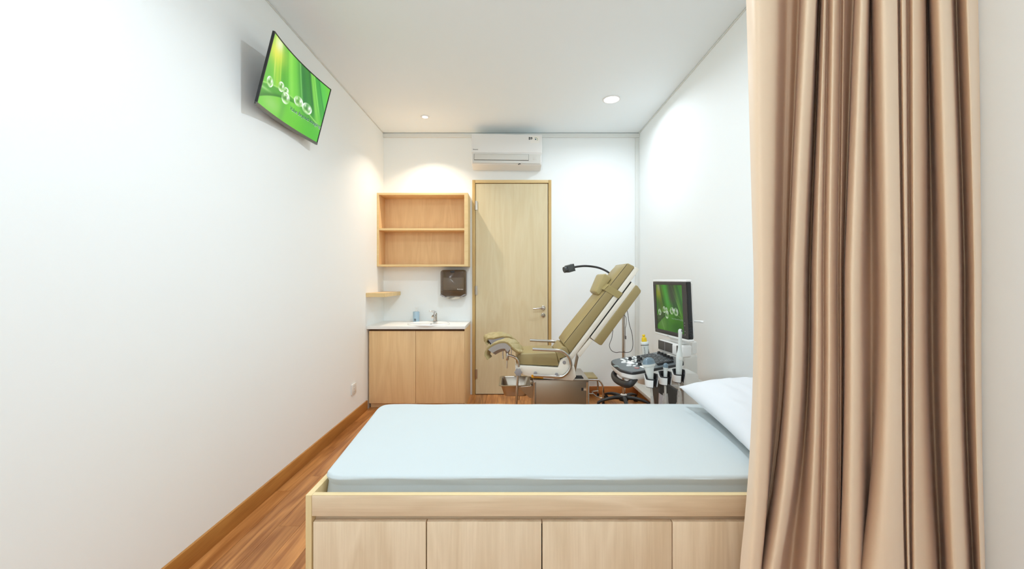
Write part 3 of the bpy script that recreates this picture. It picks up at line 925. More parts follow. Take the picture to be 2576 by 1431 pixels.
# strap and head pillow
strap = PL_([(1519.5, 729.5), (1533, 716.5), (1566.5, 737.5), (1555.5, 751)], BY0)
stc = sum((Vector(p) for p in strap), Vector((0, 0))) / 4
stm = MB().prism(strap, BY0 - 0.003, BY0 - 0.0008, 'Y', 0.0006, 1)
s0, s1 = Vector(strap[0]), Vector(strap[1])
stm.grid(lambda u, v: Vector(((s0 + (s1 - s0) * u + Vn * (0.003 + 0.021 * (1 - (2 * v - 1) ** 4))).x, BY0 - 0.003 + (BY1 - BY0 + 0.006) * v, (s0 + (s1 - s0) * u + Vn * (0.003 + 0.021 * (1 - (2 * v - 1) ** 4))).y)), 2, 20)
obj('pillow_strap', stm, mat('olive_strap', (164, 148, 98), 0.5), ch)
hp = [(1499, 734), (1502, 726), (1517, 691), (1522.5, 688), (1536.5, 697), (1537, 702), (1509, 741), (1504.5, 741.5)]
hpp = PL_(hp, 3.05)
obj('head_pillow', MB().prism(hpp, 3.045, 3.30, 'Y', 0.014, 4), mat('olive_vinyl_pale', (172, 157, 108), 0.42), ch)


# arm rails
def arm(y, s):
    a = [(1339, 876), (1375, 878), (1405, 879.8), (1419, 885), (1430, 897), (1434.5, 914), (1431, 927), (1422, 938), (1408, 944.8), (1380, 943.5), (1341, 941)]
    pts = [Vector((P(px, py)[0], y, P(px, py)[1])) for px, py in a]
    m = MB().tube(catmull(pts, 6), 0.0118, 14)
    o = obj('arm_rail', m, M_chrome, ch)
    for (px, py) in ((1346.5, 937), (1399.5, 940)):
        q = P(px, py)
        obj('rail_mount', MB().cyl((q[0], y, q[1]), (q[0], YN - 0.012 if s < 0 else YK + 0.012, q[1]), 0.0125, n=18, bev=0.002), M_greyp, o)


arm(2.945, -1)
arm(3.385, 1)


# knee supports with their poles
def knee(y, dx, dz, s):
    g = lambda px, py: Vector(((px - CX) / F * YN + dx, y, HC - (py - CY) / F * YN + dz))
    pole = catmull([g(1296.6, 1051), g(1303, 934), g(1304.5, 918), g(1303, 907), g(1297.5, 899.5), g(1290, 895), g(1277, 891.5)], 6)
    root = obj('knee_support', MB().tube(pole, 0.0098, 14), M_chrome, ch)
    kb = g(1303.5, 932.6)
    star = []
    for i in range(60):
        a = 2 * math.pi * i / 60
        r = 0.0265 + 0.0032 * math.cos(6 * a)
        star.append((kb.x + r * math.cos(a), kb.z + r * math.sin(a)))
    kk = MB().prism(star, y + s * 0.016, y + s * 0.036, 'Y', 0.003, 2)
    kk.cyl((kb.x, y - s * 0.01, kb.z), (kb.x, y + s * 0.018, kb.z), 0.012)
    obj('clamp_knob', kk, M_greyp, root)
    obj('clamp_block', MB().box(kb.x - 0.022, kb.x + 0.022, y - 0.014 if s < 0 else y - 0.03, y + 0.03 if s < 0 else y + 0.014, kb.z - 0.03, kb.z + 0.034, 0.004), M_cream, root)
    c0, c1 = g(1276.4, 886), g(1276.4, 904.5)
    obj('swivel_joint', MB().cyl(c0, c1, 0.0115, n=18, bev=0.002).cyl(g(1275.9, 903), g(1275.6, 925), 0.0042, n=10).cyl(g(1265, 881), g(1265.4, 901.5), 0.0055, n=10), M_chrome, root)
    obj('pad_stem', MB().lathe([(0.0, 0), (0.012, 0), (0.019, 0.016), (0.019, 0.026), (0.0, 0.026)], c0, 20), M_greyp, root)
    # saddle shaped pad: arched along the leg, hollow across it
    W = 0.078
    dn, df = y - W, y + W
    if s < 0:      # rim lines of the pad nearer the bed
        near = [(1228, 904), (1221.5, 893), (1227, 877), (1250, 863.5), (1271, 861), (1283, 869), (1297, 882), (1309, 887)]
        far = [(1235, 899), (1226, 890), (1230, 873), (1250, 860), (1272, 852.5), (1291, 855), (1307, 866.5), (1316, 880)]
    else:
        near = [(1228, 867), (1222.5, 861), (1227, 853), (1243, 851.5), (1266, 847.5), (1285, 850), (1298, 858), (1305, 864)]
        far = [(1226, 864), (1218.5, 854), (1221, 843.5), (1236, 838), (1258, 836), (1276, 841), (1292, 851), (1302, 862)]
    cn = catmull([at(a, b, dn) for a, b in near], 10)
    cf = catmull([at(a, b, df) for a, b in far], 10)
    n = len(cn)

    def saddle(i, j, nj, d):
        t = j / nj
        p = cn[i] + (cf[i] - cn[i]) * t
        tdir = ((cn[min(i + 1, n - 1)] + cf[min(i + 1, n - 1)]) - (cn[max(i - 1, 0)] + cf[max(i - 1, 0)])).normalized()
        nor = Vector((-tdir.z, 0, tdir.x)).normalized()
        f = i / (n - 1)
        dip = 0.028 * (1 - (2 * t - 1) ** 2) * (1 - 0.4 * abs(2 * f - 1) ** 3)
        return p + nor * (d - dip)

    def seam(i, j, nj):
        a, b = i / n * 6.0, j / nj * 2.6
        e = min(abs((a + b) % 1.0 - 0.5), abs((a - b) % 1.0 - 0.5))
        return 0.0045 * math.sin(min(1.0, e / 0.25) * math.pi / 2)

    def sheet(i0, i1, d0, d1, quilt=False):
        m = MB()
        nj = 36
        top = [[saddle(i, j, nj, d1 + (seam(i, j, nj) if quilt else 0)) for j in range(nj + 1)] for i in range(i0, i1)]
        bot = [[saddle(i, j, nj, d0) for j in range(nj, -1, -1)] for i in range(i0, i1)]
        m.loft([a + b for a, b in zip(top, bot)])
        return m
    obj('pad_shell', sheet(19, n - 17, -0.048, -0.0065), mat('grey_shell', (160, 154, 148), 0.4) if s < 0 else M_greyp, root)
    obj('quilted_pad', sheet(0, n, -0.006, 0.004, True), mat('quilted_olive_vinyl', (168, 152, 106), 0.45), root, angle=75)


knee(2.962, 0, 0, -1)
knee(3.372, 0.03, 0.018, 1)
# steel drain basin on its bracket
dz_t, dz_b = 0.463, 0.372
dy0, dy1 = 3.02, 3.33
dx0, dx1 = -0.104, 0.148


def ring(x0, x1, y0, y1, z, r):
    return [Vector((a, b, z)) for a, b in rrect(x0, x1, y0, y1, r, 5)]


dbm = MB().loft([ring(dx0 - 0.006, dx1 + 0.004, dy0 - 0.006, dy1 + 0.006, dz_t - 0.004, 0.03), ring(dx0 - 0.006, dx1 + 0.004, dy0 - 0.006, dy1 + 0.006, dz_t, 0.03),
                 ring(dx0 + 0.012, dx1 - 0.012, dy0 + 0.012, dy1 - 0.012, dz_t, 0.03), ring(dx0 + 0.016, dx1 - 0.016, dy0 + 0.016, dy1 - 0.016, dz_t - 0.006, 0.03),
                 ring(dx0 + 0.04, dx1 - 0.04, dy0 + 0.036, dy1 - 0.036, dz_b + 0.004, 0.03)], cap=False)
dbm.prism([(p.x, p.y) for p in ring(dx0 + 0.04, dx1 - 0.04, dy0 + 0.036, dy1 - 0.036, 0, 0.03)], dz_b + 0.002, dz_b + 0.004, 'Z')
dbm.loft([ring(dx0 + 0.010, dx1 - 0.010, dy0 + 0.010, dy1 - 0.010, dz_t - 0.004, 0.03), ring(dx0 + 0.034, dx1 - 0.034, dy0 + 0.030, dy1 - 0.030, dz_b + 0.008, 0.03), ring(dx0 + 0.04, dx1 - 0.04, dy0 + 0.036, dy1 - 0.036, dz_b, 0.03)], cap=False)
dbm.prism([(p.x, p.y) for p in ring(dx0 + 0.04, dx1 - 0.04, dy0 + 0.036, dy1 - 0.036, 0, 0.03)], dz_b - 0.001, dz_b + 0.001, 'Z')
db = obj('drain_basin', dbm, M_steel, ch)
brk = MB().prism([P(1303, 973.5, 3.0), P(1340.5, 970.5, 3.0), P(1341.5, 1002, 3.0), P(1332, 1001, 3.0)], 3.002, 3.006, 'Y', 0.0008, 1)
obj('basin_bracket', brk, M_steel, db)
pv = P(1337, 960, 3.0)
obj('pan_slide', MB().box(0.135, bx0 - 0.001, 3.03, 3.32, 0.45, 0.50, 0.002), M_steel, db)

# ------------------------------------------------------------------ step stool beside the chair
ss = thing('step_stool', (0.72, 4.18, 0), 'low step stool with olive top and chrome tube legs behind the chair', 'stool')
obj('cushion', MB().box(0.50, 0.892, 4.09, 4.325, 0.235, 0.262, 0.008, 3), M_olive, ss)
fr0 = [(0.48, 4.04, 0.012), (0.48, 4.04, 0.20), (0.50, 4.04, 0.235), (0.53, 4.04, 0.247), (0.86, 4.04, 0.247), (0.90, 4.04, 0.236), (0.928, 4.04, 0.200), (0.936, 4.04, 0.15), (0.938, 4.04, 0.012)]
obj('leg', MB().tube(catmull(fr0, 5), 0.0098, 12), M_chrome, ss)
fr1 = [(0.48, 4.318, 0.012), (0.48, 4.318, 0.20), (0.52, 4.318, 0.226), (0.86, 4.318, 0.226), (0.90, 4.318, 0.215), (0.938, 4.318, 0.17), (0.944, 4.318, 0.012)]
obj('leg', MB().tube(catmull(fr1, 5), 0.0098, 12), M_chrome, ss)
cr = [(0.944, 4.308, 0.055), (0.90, 4.30, 0.055), (0.872, 4.28, 0.055), (0.868, 4.24, 0.055), (0.88, 4.13, 0.055), (0.905, 4.06, 0.055), (0.938, 4.05, 0.055)]
obj('stretcher', MB().tube(catmull(cr, 6), 0.0085, 12), M_chrome, ss)
obj('stretcher', MB().tube([(0.50, 4.21, 0.055), (0.869, 4.21, 0.055)], 0.0085, 12), M_chrome, ss)
for (fx, fy) in ((0.48, 4.04), (0.938, 4.04), (0.48, 4.318), (0.944, 4.318)):
    obj('rubber_foot', MB().cyl((fx, fy, 0.0005), (fx, fy, 0.03), 0.014, 0.012, n=14), M_rubber, ss)

# ------------------------------------------------------------------ examination lamp on its five star base
lx, ly_ = 1.118, 3.93
el = thing('examination_lamp', (lx, ly_, 0), 'gooseneck examination lamp on a black five star wheeled base', 'lamp')
obj('pole', MB().cyl((lx, ly_, 0.118), (lx, ly_, 1.215), 0.0165, n=20), M_chrome, el)
obj('pole_collar', MB().lathe([(0.017, 0), (0.032, 0), (0.032, 0.008), (0.024, 0.014), (0.017, 0.014)], (lx, ly_, 0.122), 24, cap=False), M_white, el)
hubm = MB().lathe([(0.0, 0), (0.045, 0.0), (0.05, 0.02), (0.045, 0.045), (0.034, 0.054), (0.0, 0.054)], (lx, ly_, 0.07), 28)
obj('hub', hubm, M_black, el)
for i in range(5):
    a = R(262 + 72 * i)
    d = Vector((math.cos(a), math.sin(a), 0))
    s_ = Vector((-d.y, d.x, 0))
    o0 = Vector((lx, ly_, 0))
    rings = []
    for (t, z, ww, hh) in ((0.03, 0.100, 0.023, 0.020), (0.10, 0.104, 0.021, 0.018), (0.17, 0.096, 0.019, 0.016), (0.23, 0.080, 0.019, 0.014), (0.268, 0.066, 0.017, 0.012), (0.28, 0.060, 0.010, 0.008)):
        c = o0 + d * t + Vector((0, 0, z))
        rings.append([c + s_ * ww * math.cos(2 * math.pi * k / 14) + Vector((0, 0, hh * math.sin(2 * math.pi * k / 14))) for k in range(14)])
    lg_ = obj('leg', MB().loft(rings), M_black, el)
    wc = o0 + d * 0.262
    cm = MB().cyl(wc + Vector((0, 0, 0.026)) - s_ * 0.019, wc + Vector((0, 0, 0.026)) - s_ * 0.005, 0.0255, n=20, bev=0.003)
    cm.cyl(wc + Vector((0, 0, 0.026)) + s_ * 0.005, wc + Vector((0, 0, 0.026)) + s_ * 0.019, 0.0255, n=20, bev=0.003)
    cm.cyl(wc + Vector((0, 0, 0.03)), wc + Vector((0, 0, 0.058)), 0.008, n=10).cyl(wc + Vector((0, 0, 0.026)) - s_ * 0.01, wc + Vector((0, 0, 0.026)) + s_ * 0.01, 0.006, n=8)
    obj('caster', cm, M_rubber, lg_)
gn = [Vector((lx, ly_, 1.20)), Vector((lx - 0.012, ly_ - 0.04, 1.285)), at(1546, 702, 3.70), at(1533, 687, 3.62), at(1518, 678, 3.52), at(1500, 672, 3.44), at(1475, 669, 3.36), at(1455, 670.2, 3.30), at(1441, 672.6, 3.27)]
gnk = obj('gooseneck', MB().tube(catmull(gn, 8), 0.0092, 12), M_black, el)
h0, h1 = at(1441.5, 672.6, 3.27), at(1417, 679.5, 3.24)
dh = (h1 - h0).normalized()
sd = dh.cross(Vector((0, 0, 1))).normalized()
uh = sd.cross(dh).normalized()
Mh = Matrix((dh, sd, uh)).transposed().to_4x4()
Mh.translation = h0
hd = MB().box(0.004, 0.062, -0.030, 0.030, -0.030, 0.030, 0.004, 2, M=Mh).box(0.0, 0.006, -0.031, 0.031, -0.031, 0.031, 0.001, 1, M=Mh)
hd.cyl(Mh @ Vector((0.060, 0, 0)), Mh @ Vector((0.088, 0, 0)), 0.025, 0.026, n=24, bev=0.003)
obj('lamp_head', hd, mat('charcoal_lamp_body', (70, 74, 74), 0.45), el)
cb = [at(1578, 782, 3.9), at(1583, 815, 3.9), at(1590, 840, 3.9), at(1592, 868, 3.9), at(1588, 882, 3.9), at(1578, 886.5, 3.89), at(1560, 885.5, 3.89), at(1549, 886.5, 3.9), at(1538, 881, 3.9), at(1533, 868, 3.9), at(1539, 850, 3.9), at(1541.5, 832, 3.9), at(1543, 815, 3.9), at(1556, 790, 3.93), at(1566, 770, ly_)]
obj('cable', MB().tube(catmull([Vector((lx, ly_ - 0.012, 1.06))] + cb, 6), 0.0028, 8), M_black, el)
cb2 = [at(1569, 790, 3.9), at(1575, 798, 3.9), at(1576, 812, 3.9), at(1573, 826, 3.9)]
obj('cable', MB().tube(catmull([Vector((lx, ly_ - 0.015, 1.0))] + cb2, 6), 0.0022, 8).box(at(1574, 0, 3.9).x - 0.004, at(1574, 0, 3.9).x + 0.004, 3.895, 3.905, at(0, 853, 3.9).z, at(0, 845, 3.9).z, 0.001).tube([at(1573, 826, 3.9), at(1573.4, 846, 3.9)], 0.0022, 8), M_black, el)

# ------------------------------------------------------------------ ultrasound machine
us = thing('ultrasound_machine', (1.10, 2.62, 0), 'white ultrasound trolley with tilted screen, control console and probe cups', 'machine')
ZP = 0.765
Q = lambda px, py, z=ZP: on_z(px, py, z)
outl = [(1537.3, 910), (1541.7, 915.5), (1558, 928), (1569, 932), (1583, 935.3), (1598, 936), (1628, 930.7), (1698.7, 917.5), (1716, 914.5), (1720.4, 911), (1714, 903.6), (1682.5, 890.6), (1671.6, 885.7), (1658.6, 884.6), (1601, 894.4), (1561, 900.3), (1541.7, 904.7)]
o3 = [Q(a, b) for a, b in outl]
pc = sum(o3, Vector()) / len(o3)
sc_ = lambda k, z: [Vector((pc.x + (p.x - pc.x) * k, pc.y + (p.y - pc.y) * k, z)) for p in o3]
o3s = catmull(o3, 3, closed=True)
o3 = o3s
con = obj('console', MB().loft([sc_(1.0, ZP - 0.014), sc_(1.0, ZP - 0.003), sc_(0.985, ZP)]), M_black, us)
obj('console_face', MB().loft([sc_(0.972, ZP + 0.0002), sc_(0.970, ZP + 0.0012)]), M_console, con)
obj('console_tray', MB().loft([sc_(0.80, ZP - 0.062), sc_(0.93, ZP - 0.052), sc_(0.99, ZP - 0.036), sc_(1.004, ZP - 0.0145)]), M_white, us)
hd_pts = [at(1566, 930, 2.42), at(1547, 937, 2.44), at(1545, 947, 2.42), at(1552, 956.5, 2.36), at(1565, 963.5, 2.28), at(1576, 967, 2.22), at(1586, 964.5, 2.20), at(1595, 955, 2.21), at(1604, 946, 2.24), at(1622, 943, 2.27)]
obj('front_handle', MB().tube(catmull(hd_pts, 6), [0.0145 + 0.0060 * math.sin(math.pi * i / 54) for i in range(55)], 12), M_black, us)
zt = ZP + 0.0012
nw = lambda a, b: Q(1520 + a / 9.232, 870 + b / 9.232, zt)
for i, (a, b) in enumerate(((405, 315), (440, 328), (475, 350), (525, 290), (612, 272), (655, 290), (700, 258), (740, 282), (735, 325), (740, 360), (560, 360), (655, 352), (770, 428), (910, 420), (700, 470), (820, 395), (560, 305), (865, 485), (905, 505))):
    q = nw(a, b)
    obj('push_button', MB().lathe([(0.0, 0), (0.0095, 0), (0.0095, 0.003), (0.007, 0.0050), (0.0, 0.0055)], q, 16, sx=1.05), M_white, con)
q = nw(455, 392)
obj('push_button', MB().lathe([(0, 0), (0.013, 0), (0.013, 0.005), (0.010, 0.008), (0, 0.0085)], q, 16, sx=1.3, sy=0.8), M_white, con)
q = nw(578, 466)
obj('push_button', MB().lathe([(0, 0), (0.014, 0), (0.014, 0.005), (0.011, 0.008), (0, 0.0085)], q, 16, sx=1.2, sy=0.7), M_white, con)
q = nw(612, 408)
obj('trackball', MB().lathe([(0, 0), (0.025, 0), (0.025, 0.004), (0.021, 0.006), (0.014, 0.010), (0.0, 0.014)], q, 28), M_white, con)
q = nw(758, 515)
rgm = obj('freeze_button', MB().lathe([(0.009, 0), (0.0135, 0), (0.0135, 0.003), (0.009, 0.003)], q, 24, cap=False), mat('red_ring', (196, 120, 112), 0.5), con)
obj('button_cap', MB().lathe([(0.0, 0), (0.009, 0), (0.008, 0.003), (0, 0.003)], q, 18), M_greyp, rgm)
for a, b in ((602, 322), (798, 290), (845, 325), (797, 372), (940, 375), (822, 450), (1270, 185), (1342, 213), (1413, 245), (1487, 280), (1563, 318)):
    q = nw(a, b)
    obj('rotary_knob', MB().lathe([(0, 0), (0.0135, 0), (0.0125, 0.004), (0.0105, 0.006), (0.0095, 0.0165), (0.008, 0.018), (0, 0.018)], q, 18), M_rubber, con)
for i in range(8):
    t = i / 7
    q = nw(1258 + (1578 - 1258) * t, 445 + (382 - 445) * t)
    obj('slider_knob', MB().box(q.x - 0.0065, q.x + 0.0065, q.y - 0.010, q.y + 0.010, q.z, q.z + 0.012, 0.003, 2), M_rubber, con)
# keyboard: quad of keys
k00, k10, k11, k01 = nw(850, 228), nw(1120, 178), nw(1600, 352), nw(1225, 420)
kb_ = MB().loft([[p + Vector((0, 0, z_)) for p in (k00, k10, k11, k01)] for z_ in (0.0002, 0.0012)])
kbo = obj('keyboard_bed', kb_, M_black, con)
for r_ in range(5):
    for c_ in range(13):
        def kp(u, v):
            a = k00 + (k10 - k00) * v
            b = k01 + (k11 - k01) * v
            return a + (b - a) * u
        u0, u1, v0, v1 = (c_ + 0.1) / 13, (c_ + 0.9) / 13, (r_ + 0.1) / 5, (r_ + 0.9) / 5
        m = MB().loft([[kp(u0, v0) + Vector((0, 0, 0.0013)), kp(u1, v0) + Vector((0, 0, 0.0013)), kp(u1, v1) + Vector((0, 0, 0.0013)), kp(u0, v1) + Vector((0, 0, 0.0013))],
                       [kp(u0 + .008, v0 + .02) + Vector((0, 0, 0.0055)), kp(u1 - .008, v0 + .02) + Vector((0, 0, 0.0055)), kp(u1 - .008, v1 - .02) + Vector((0, 0, 0.0055)), kp(u0 + .008, v1 - .02) + Vector((0, 0, 0.0055))]])
        obj('keyboard_key', m, M_keyl if (r_ + c_ * 3) % 4 == 0 else M_key, kbo, smooth=False)
for (a, b) in ((782, 607), (878, 590)):
    q0 = on_z(1520 + a / 9.232, 870 + b / 9.232, ZP - 0.006)
    obj('port', MB().box(q0.x - 0.010, q0.x + 0.010, q0.y - 0.006, q0.y + 0.002, q0.z - 0.003, q0.z + 0.003, 0.001), M_greyp, con)
q = nw(275, 468)
obj('console_sticker', MB().box(q.x - 0.014, q.x + 0.014, q.y - 0.016, q.y + 0.016, q.z + 0.0002, q.z + 0.0006), mat('pale_green_sticker', (134, 148, 146), 0.5), con)

# monitor
mL, mR = Vector((0.9675, 2.686, 0)), Vector((1.0265, 2.310, 0))
mxd = (mR - mL).normalized()
mzd = Vector((-0.05, 0, 1.0)).normalized()
mzd = (mzd - mxd * mzd.dot(mxd)).normalized()
mnd = mxd.cross(mzd)
if mnd.x > 0:
    mnd = -mnd
mw = (mR - mL).length
mh = 0.372
mo = (mL + mR) / 2 + Vector((0.007, 0, 1.0965))
mp_ = lambda u, v, d=0.0: mo + mxd * ((u - 0.5) * mw) + mzd * ((v - 0.5) * mh) + mnd * d


def plate(u0, u1, v0, v1, d0, d1, bev=0.0, seg=2):
    M_ = Matrix((mxd, mzd, mnd)).transposed().to_4x4()
    M_.translation = mo
    return MB().box((u0 - 0.5) * mw, (u1 - 0.5) * mw, (v0 - 0.5) * mh, (v1 - 0.5) * mh, d0, d1, bev, seg, M=M_)


mon = obj('monitor', plate(0.0, 1.0, 0.045, 0.965, -0.034, -0.003, 0.004), M_tvblack, us)
obj('monitor_shell', plate(-0.012, 1.012, 0.0, 0.044, -0.038, 0.002, 0.006), M_white, mon)
obj('monitor_shell', plate(-0.012, 1.012, 0.966, 1.0, -0.038, 0.002, 0.005), M_white, mon)
obj('monitor_shell', plate(-0.014, -0.0005, 0.0445, 0.9655, -0.038, 0.001, 0.003), M_white, mon)
obj('monitor_back', plate(0.03, 0.97, 0.06, 0.94, -0.052, -0.0345, 0.006), M_white, mon)
fm = plate(0.001, 0.999, 0.046, 0.112, -0.003, 0.0, 0.001)
for a in (plate(0.001, 0.999, 0.915, 0.964, -0.003, 0.0, 0.001), plate(0.001, 0.085, 0.112, 0.915, -0.003, 0.0), plate(0.885, 0.999, 0.112, 0.915, -0.003, 0.0)):
    me = bpy.data.meshes.new('t')
    a.bm.to_mesh(me)
    fm.bm.from_mesh(me)
    bpy.data.meshes.remove(me)
obj('monitor_bezel', fm, mat('charcoal_bezel', (64, 62, 62), 0.4), mon)
ms = screen('display', lambda u, v: mp_(0.085 + 0.80 * u, 0.112 + 0.803 * v, -0.0022), 160, 170, screen_mat('monitor_picture', 0.55), mon, dark=0.22)
kx, ky = 0.80 * mw, 0.803 * mh
lettering('lettering', 'Value Beyond Imaging', lambda x, y: mp_(0.085 + 0.80 * (0.58 + x / kx), 0.112 + 0.803 * (0.262 + y / ky), -0.0012), mat('dim_screen_lettering', (120, 135, 120), 0.5, emis=(120, 145, 120), estr=0.35), ms, width=0.40 * kx)
lettering('brand_lettering', 'SIUI', lambda x, y: mp_(0.40 + x / mw, 0.012 + y / mh, 0.0026), M_inkgrey, mon, height=0.0085)
for i, v in enumerate((0.30, 0.255, 0.165, 0.108)):
    obj('indicator_light', plate(0.918, 0.926, v, v + 0.007, -0.0005, 0.0008), M_whiteprint, mon, smooth=False)
for i in range(6):
    obj('side_button', plate(0.9995, 1.008, 0.09 + i * 0.045, 0.118 + i * 0.045, -0.026, -0.010, 0.002), M_rubber, mon)
# speaker bar and neck
Mb = Matrix((mxd, Vector((0, 0, 1)), mnd)).transposed().to_4x4()
Mb.translation = (mL + mR) / 2 + Vector((0.016, 0.0, 0.850))
bar = obj('speaker_bar', MB().box(-0.155, 0.122, -0.048, 0.030, -0.070, 0.0, 0.014, 4, M=Mb), M_white, us)
obj('speaker_grille', MB().box(-0.150, 0.018, -0.034, 0.026, -0.004, 0.003, 0.003, 2, M=Mb), mat('grille_cloth', (86, 82, 78), 0.8), bar)
obj('speaker_grille', MB().box(0.066, 0.112, -0.036, 0.024, -0.004, 0.003, 0.003, 2, M=Mb), mat('grille_cloth_two', (86, 82, 78), 0.8), bar)
obj('grille_divider', MB().box(-0.067, -0.064, -0.034, 0.026, 0.003, 0.0045, M=Mb), M_greyp, bar)
obj('monitor_neck', MB().box(-0.05, 0.10, 0.031, 0.062, -0.075, -0.02, 0.010, 3, M=Mb).box(-0.04, 0.04, 0.03, 0.20, -0.110, -0.076, 0.010, 3, M=Mb), M_white, us)
obj('rear_hook', MB().tube(catmull([mp_(0.8, 0.31, -0.06), mp_(0.9, 0.31, -0.09), mp_(1.0, 0.308, -0.105)], 4), 0.0075, 10), M_white, us)

# trunk, base, covers
yaw = R(33)
Mt = Matrix.Translation((1.15, 2.67, 0)) @ Matrix.Rotation(yaw, 4, 'Z')
obj('trunk', MB().box(-0.06, 0.14, -0.10, 0.10, 0.155, 0.60, 0.03, 4, M=Mt), M_offw, us)
obj('lift_column', MB().box(-0.07, 0.10, -0.07, 0.07, 0.595, 0.775, 0.02, 3, M=Mt), M_offw, us)
obj('monitor_column', MB().box(0.05, 0.12, -0.05, 0.05, 0.77, 0.86, 0.012, 3, M=Mt), M_white, us)
obj('lift_pod', MB().cyl((0.850, 2.52, 0.612), (0.850, 2.52, 0.716), 0.044, n=32, bev=0.016), M_offw, us)
obj('side_module', MB().prism(rrect(1.062, 1.155, 0.40, 0.702, 0.022), 2.42, 2.56, 'Y', 0.006, 3), M_offw, us)
obj('rear_shelf', MB().box(0.93, 1.07, 2.44, 2.55, 0.600, 0.626, 0.006, 2), M_white, us)
cvr = [(1655, 1010), (1656, 985), (1659, 976), (1665, 969.5), (1674, 966), (1683, 967.5), (1690, 972), (1710, 982.5), (1708.5, 1003), (1702, 1016), (1700, 1090), (1660, 1090)]
cv3 = [((a - CX) / F * 2.36, HC - (b - CY) / F * 2.36) for a, b in cvr]
obj('front_cover', MB().prism(cv3, 2.36, 2.47, 'Y', 0.012, 4), mat('dark_grey_cover', (74, 72, 70), 0.4), us)
obj('side_cover', MB().prism([P(1656.5, 1030, 2.345), P(1658, 988, 2.345), P(1669, 996, 2.345), P(1668, 1035, 2.345)], 2.338, 2.352, 'Y', 0.002, 2), mat('pale_lilac_plastic', (206, 202, 208), 0.4), us)
obj('base', MB().box(-0.24, 0.17, -0.19, 0.19, 0.075, 0.158, 0.03, 4, M=Mt), M_offw, us)
for (a, b) in ((-0.19, -0.15), (-0.19, 0.15), (0.13, -0.15), (0.13, 0.15)):
    p = Mt @ Vector((a, b, 0))
    obj('caster', MB().cyl((p.x - 0.02, p.y, 0.038), (p.x + 0.02, p.y, 0.038), 0.0375, n=20, bev=0.004).cyl((p.x, p.y, 0.04), (p.x, p.y, 0.09), 0.01), M_rubber, us)
# probe cups with slotted fronts
cups = [(0.769, 2.165, 0.758), (0.866, 2.215, 0.758), (0.968, 2.275, 0.757)]
slot = R(-62)                                             # the slot faces the bed
hold = MB().tube([(0.80, 2.235, 0.72), (0.98, 2.345, 0.72)], 0.009, 10).tube([(0.85, 2.262, 0.72), (0.88, 2.36, 0.72)], 0.009, 10).tube([(0.95, 2.33, 0.72), (0.97, 2.42, 0.71)], 0.009, 10)
obj('holder_rail', hold, M_offw, us)
for ci, (cx1, cy1, cz1) in enumerate(cups):
    def cupwall(r0, r1, z0, z1, gap, lip, dip):
        rings = []
        n = 40
        for i in range(n + 1):
            a = slot + gap + (2 * math.pi - 2 * gap) * i / n
            e = abs(2 * i / n - 1)
            zt_ = z1 - dip * (lambda q: q * q * (3 - 2 * q))(min(1, max(0, (e - (0.34 if i > n / 2 else 0.72)) / 0.24)))
            ca, sa = math.cos(a), math.sin(a)
            rings.append([Vector((cx1 + r0 * ca * 0.86, cy1 + r0 * sa * 0.86, cz1 + z0)), Vector((cx1 + r1 * ca * 0.86, cy1 + r1 * sa * 0.86, cz1 + z0)), Vector((cx1 + (r1 + lip) * ca, cy1 + (r1 + lip) * sa, cz1 + zt_)), Vector((cx1 + (r0 + 0) * ca, cy1 + (r0 + 0) * sa, cz1 + zt_))])
        return MB().loft(rings)
    cpo = obj('probe_cup', cupwall(0.0325, 0.0375, -0.066, -0.004, R(30), 0.0, 0.022), M_white, us)
    obj('cup_liner', cupwall(0.0275, 0.0325, -0.070, 0.001, R(17), 0.003, 0.022), M_rubber, cpo)
    obj('cup_mount', MB().cyl((cx1, cy1 + 0.03, cz1 - 0.036), (cx1 + 0.005, cy1 + 0.085, cz1 - 0.036), 0.009, n=12), M_offw, cpo)
hold_b = MB().lathe([(0.030, 0), (0.040, 0), (0.040, 0.05), (0.0355, 0.05), (0.0355, 0.003), (0.0, 0.003)], (0.972, 2.83, 0.6615), 28).tube([(0.985, 2.80, 0.70), (1.02, 2.745, 0.705)], 0.009, 10)
obj('gel_holder', hold_b, M_offw, us)


def ellring(c, ax, sdv, a, b, n=24):
    """elliptic ring round point c, across axis ax; sdv gives the wide direction"""
    t2 = ax.cross(sdv).normalized()
    return [c + sdv * a * math.cos(2 * math.pi * k / n) + t2 * b * math.sin(2 * math.pi * k / n) for k in range(n)]


def probe(name, label, cup, secs, lean, mats, wide):
    """secs: (height, half width, half thickness) from the cup bottom up; mats: (material, from, to, part name)"""
    b0 = Vector((cup[0], cup[1], cup[2] - 0.064))
    axv = Vector(lean).normalized()
    sdv = (wide - axv * wide.dot(axv)).normalized()
    root = thing(name, b0, label, 'probe', 'ultrasound probes in the console cups')
    for (mt, i0, i1, nm) in mats:
        obj(nm, MB().loft([ellring(b0 + axv * h, axv, sdv, a, b) for (h, a, b) in secs[i0:i1 + 1]]), mt, root)
    return root, b0


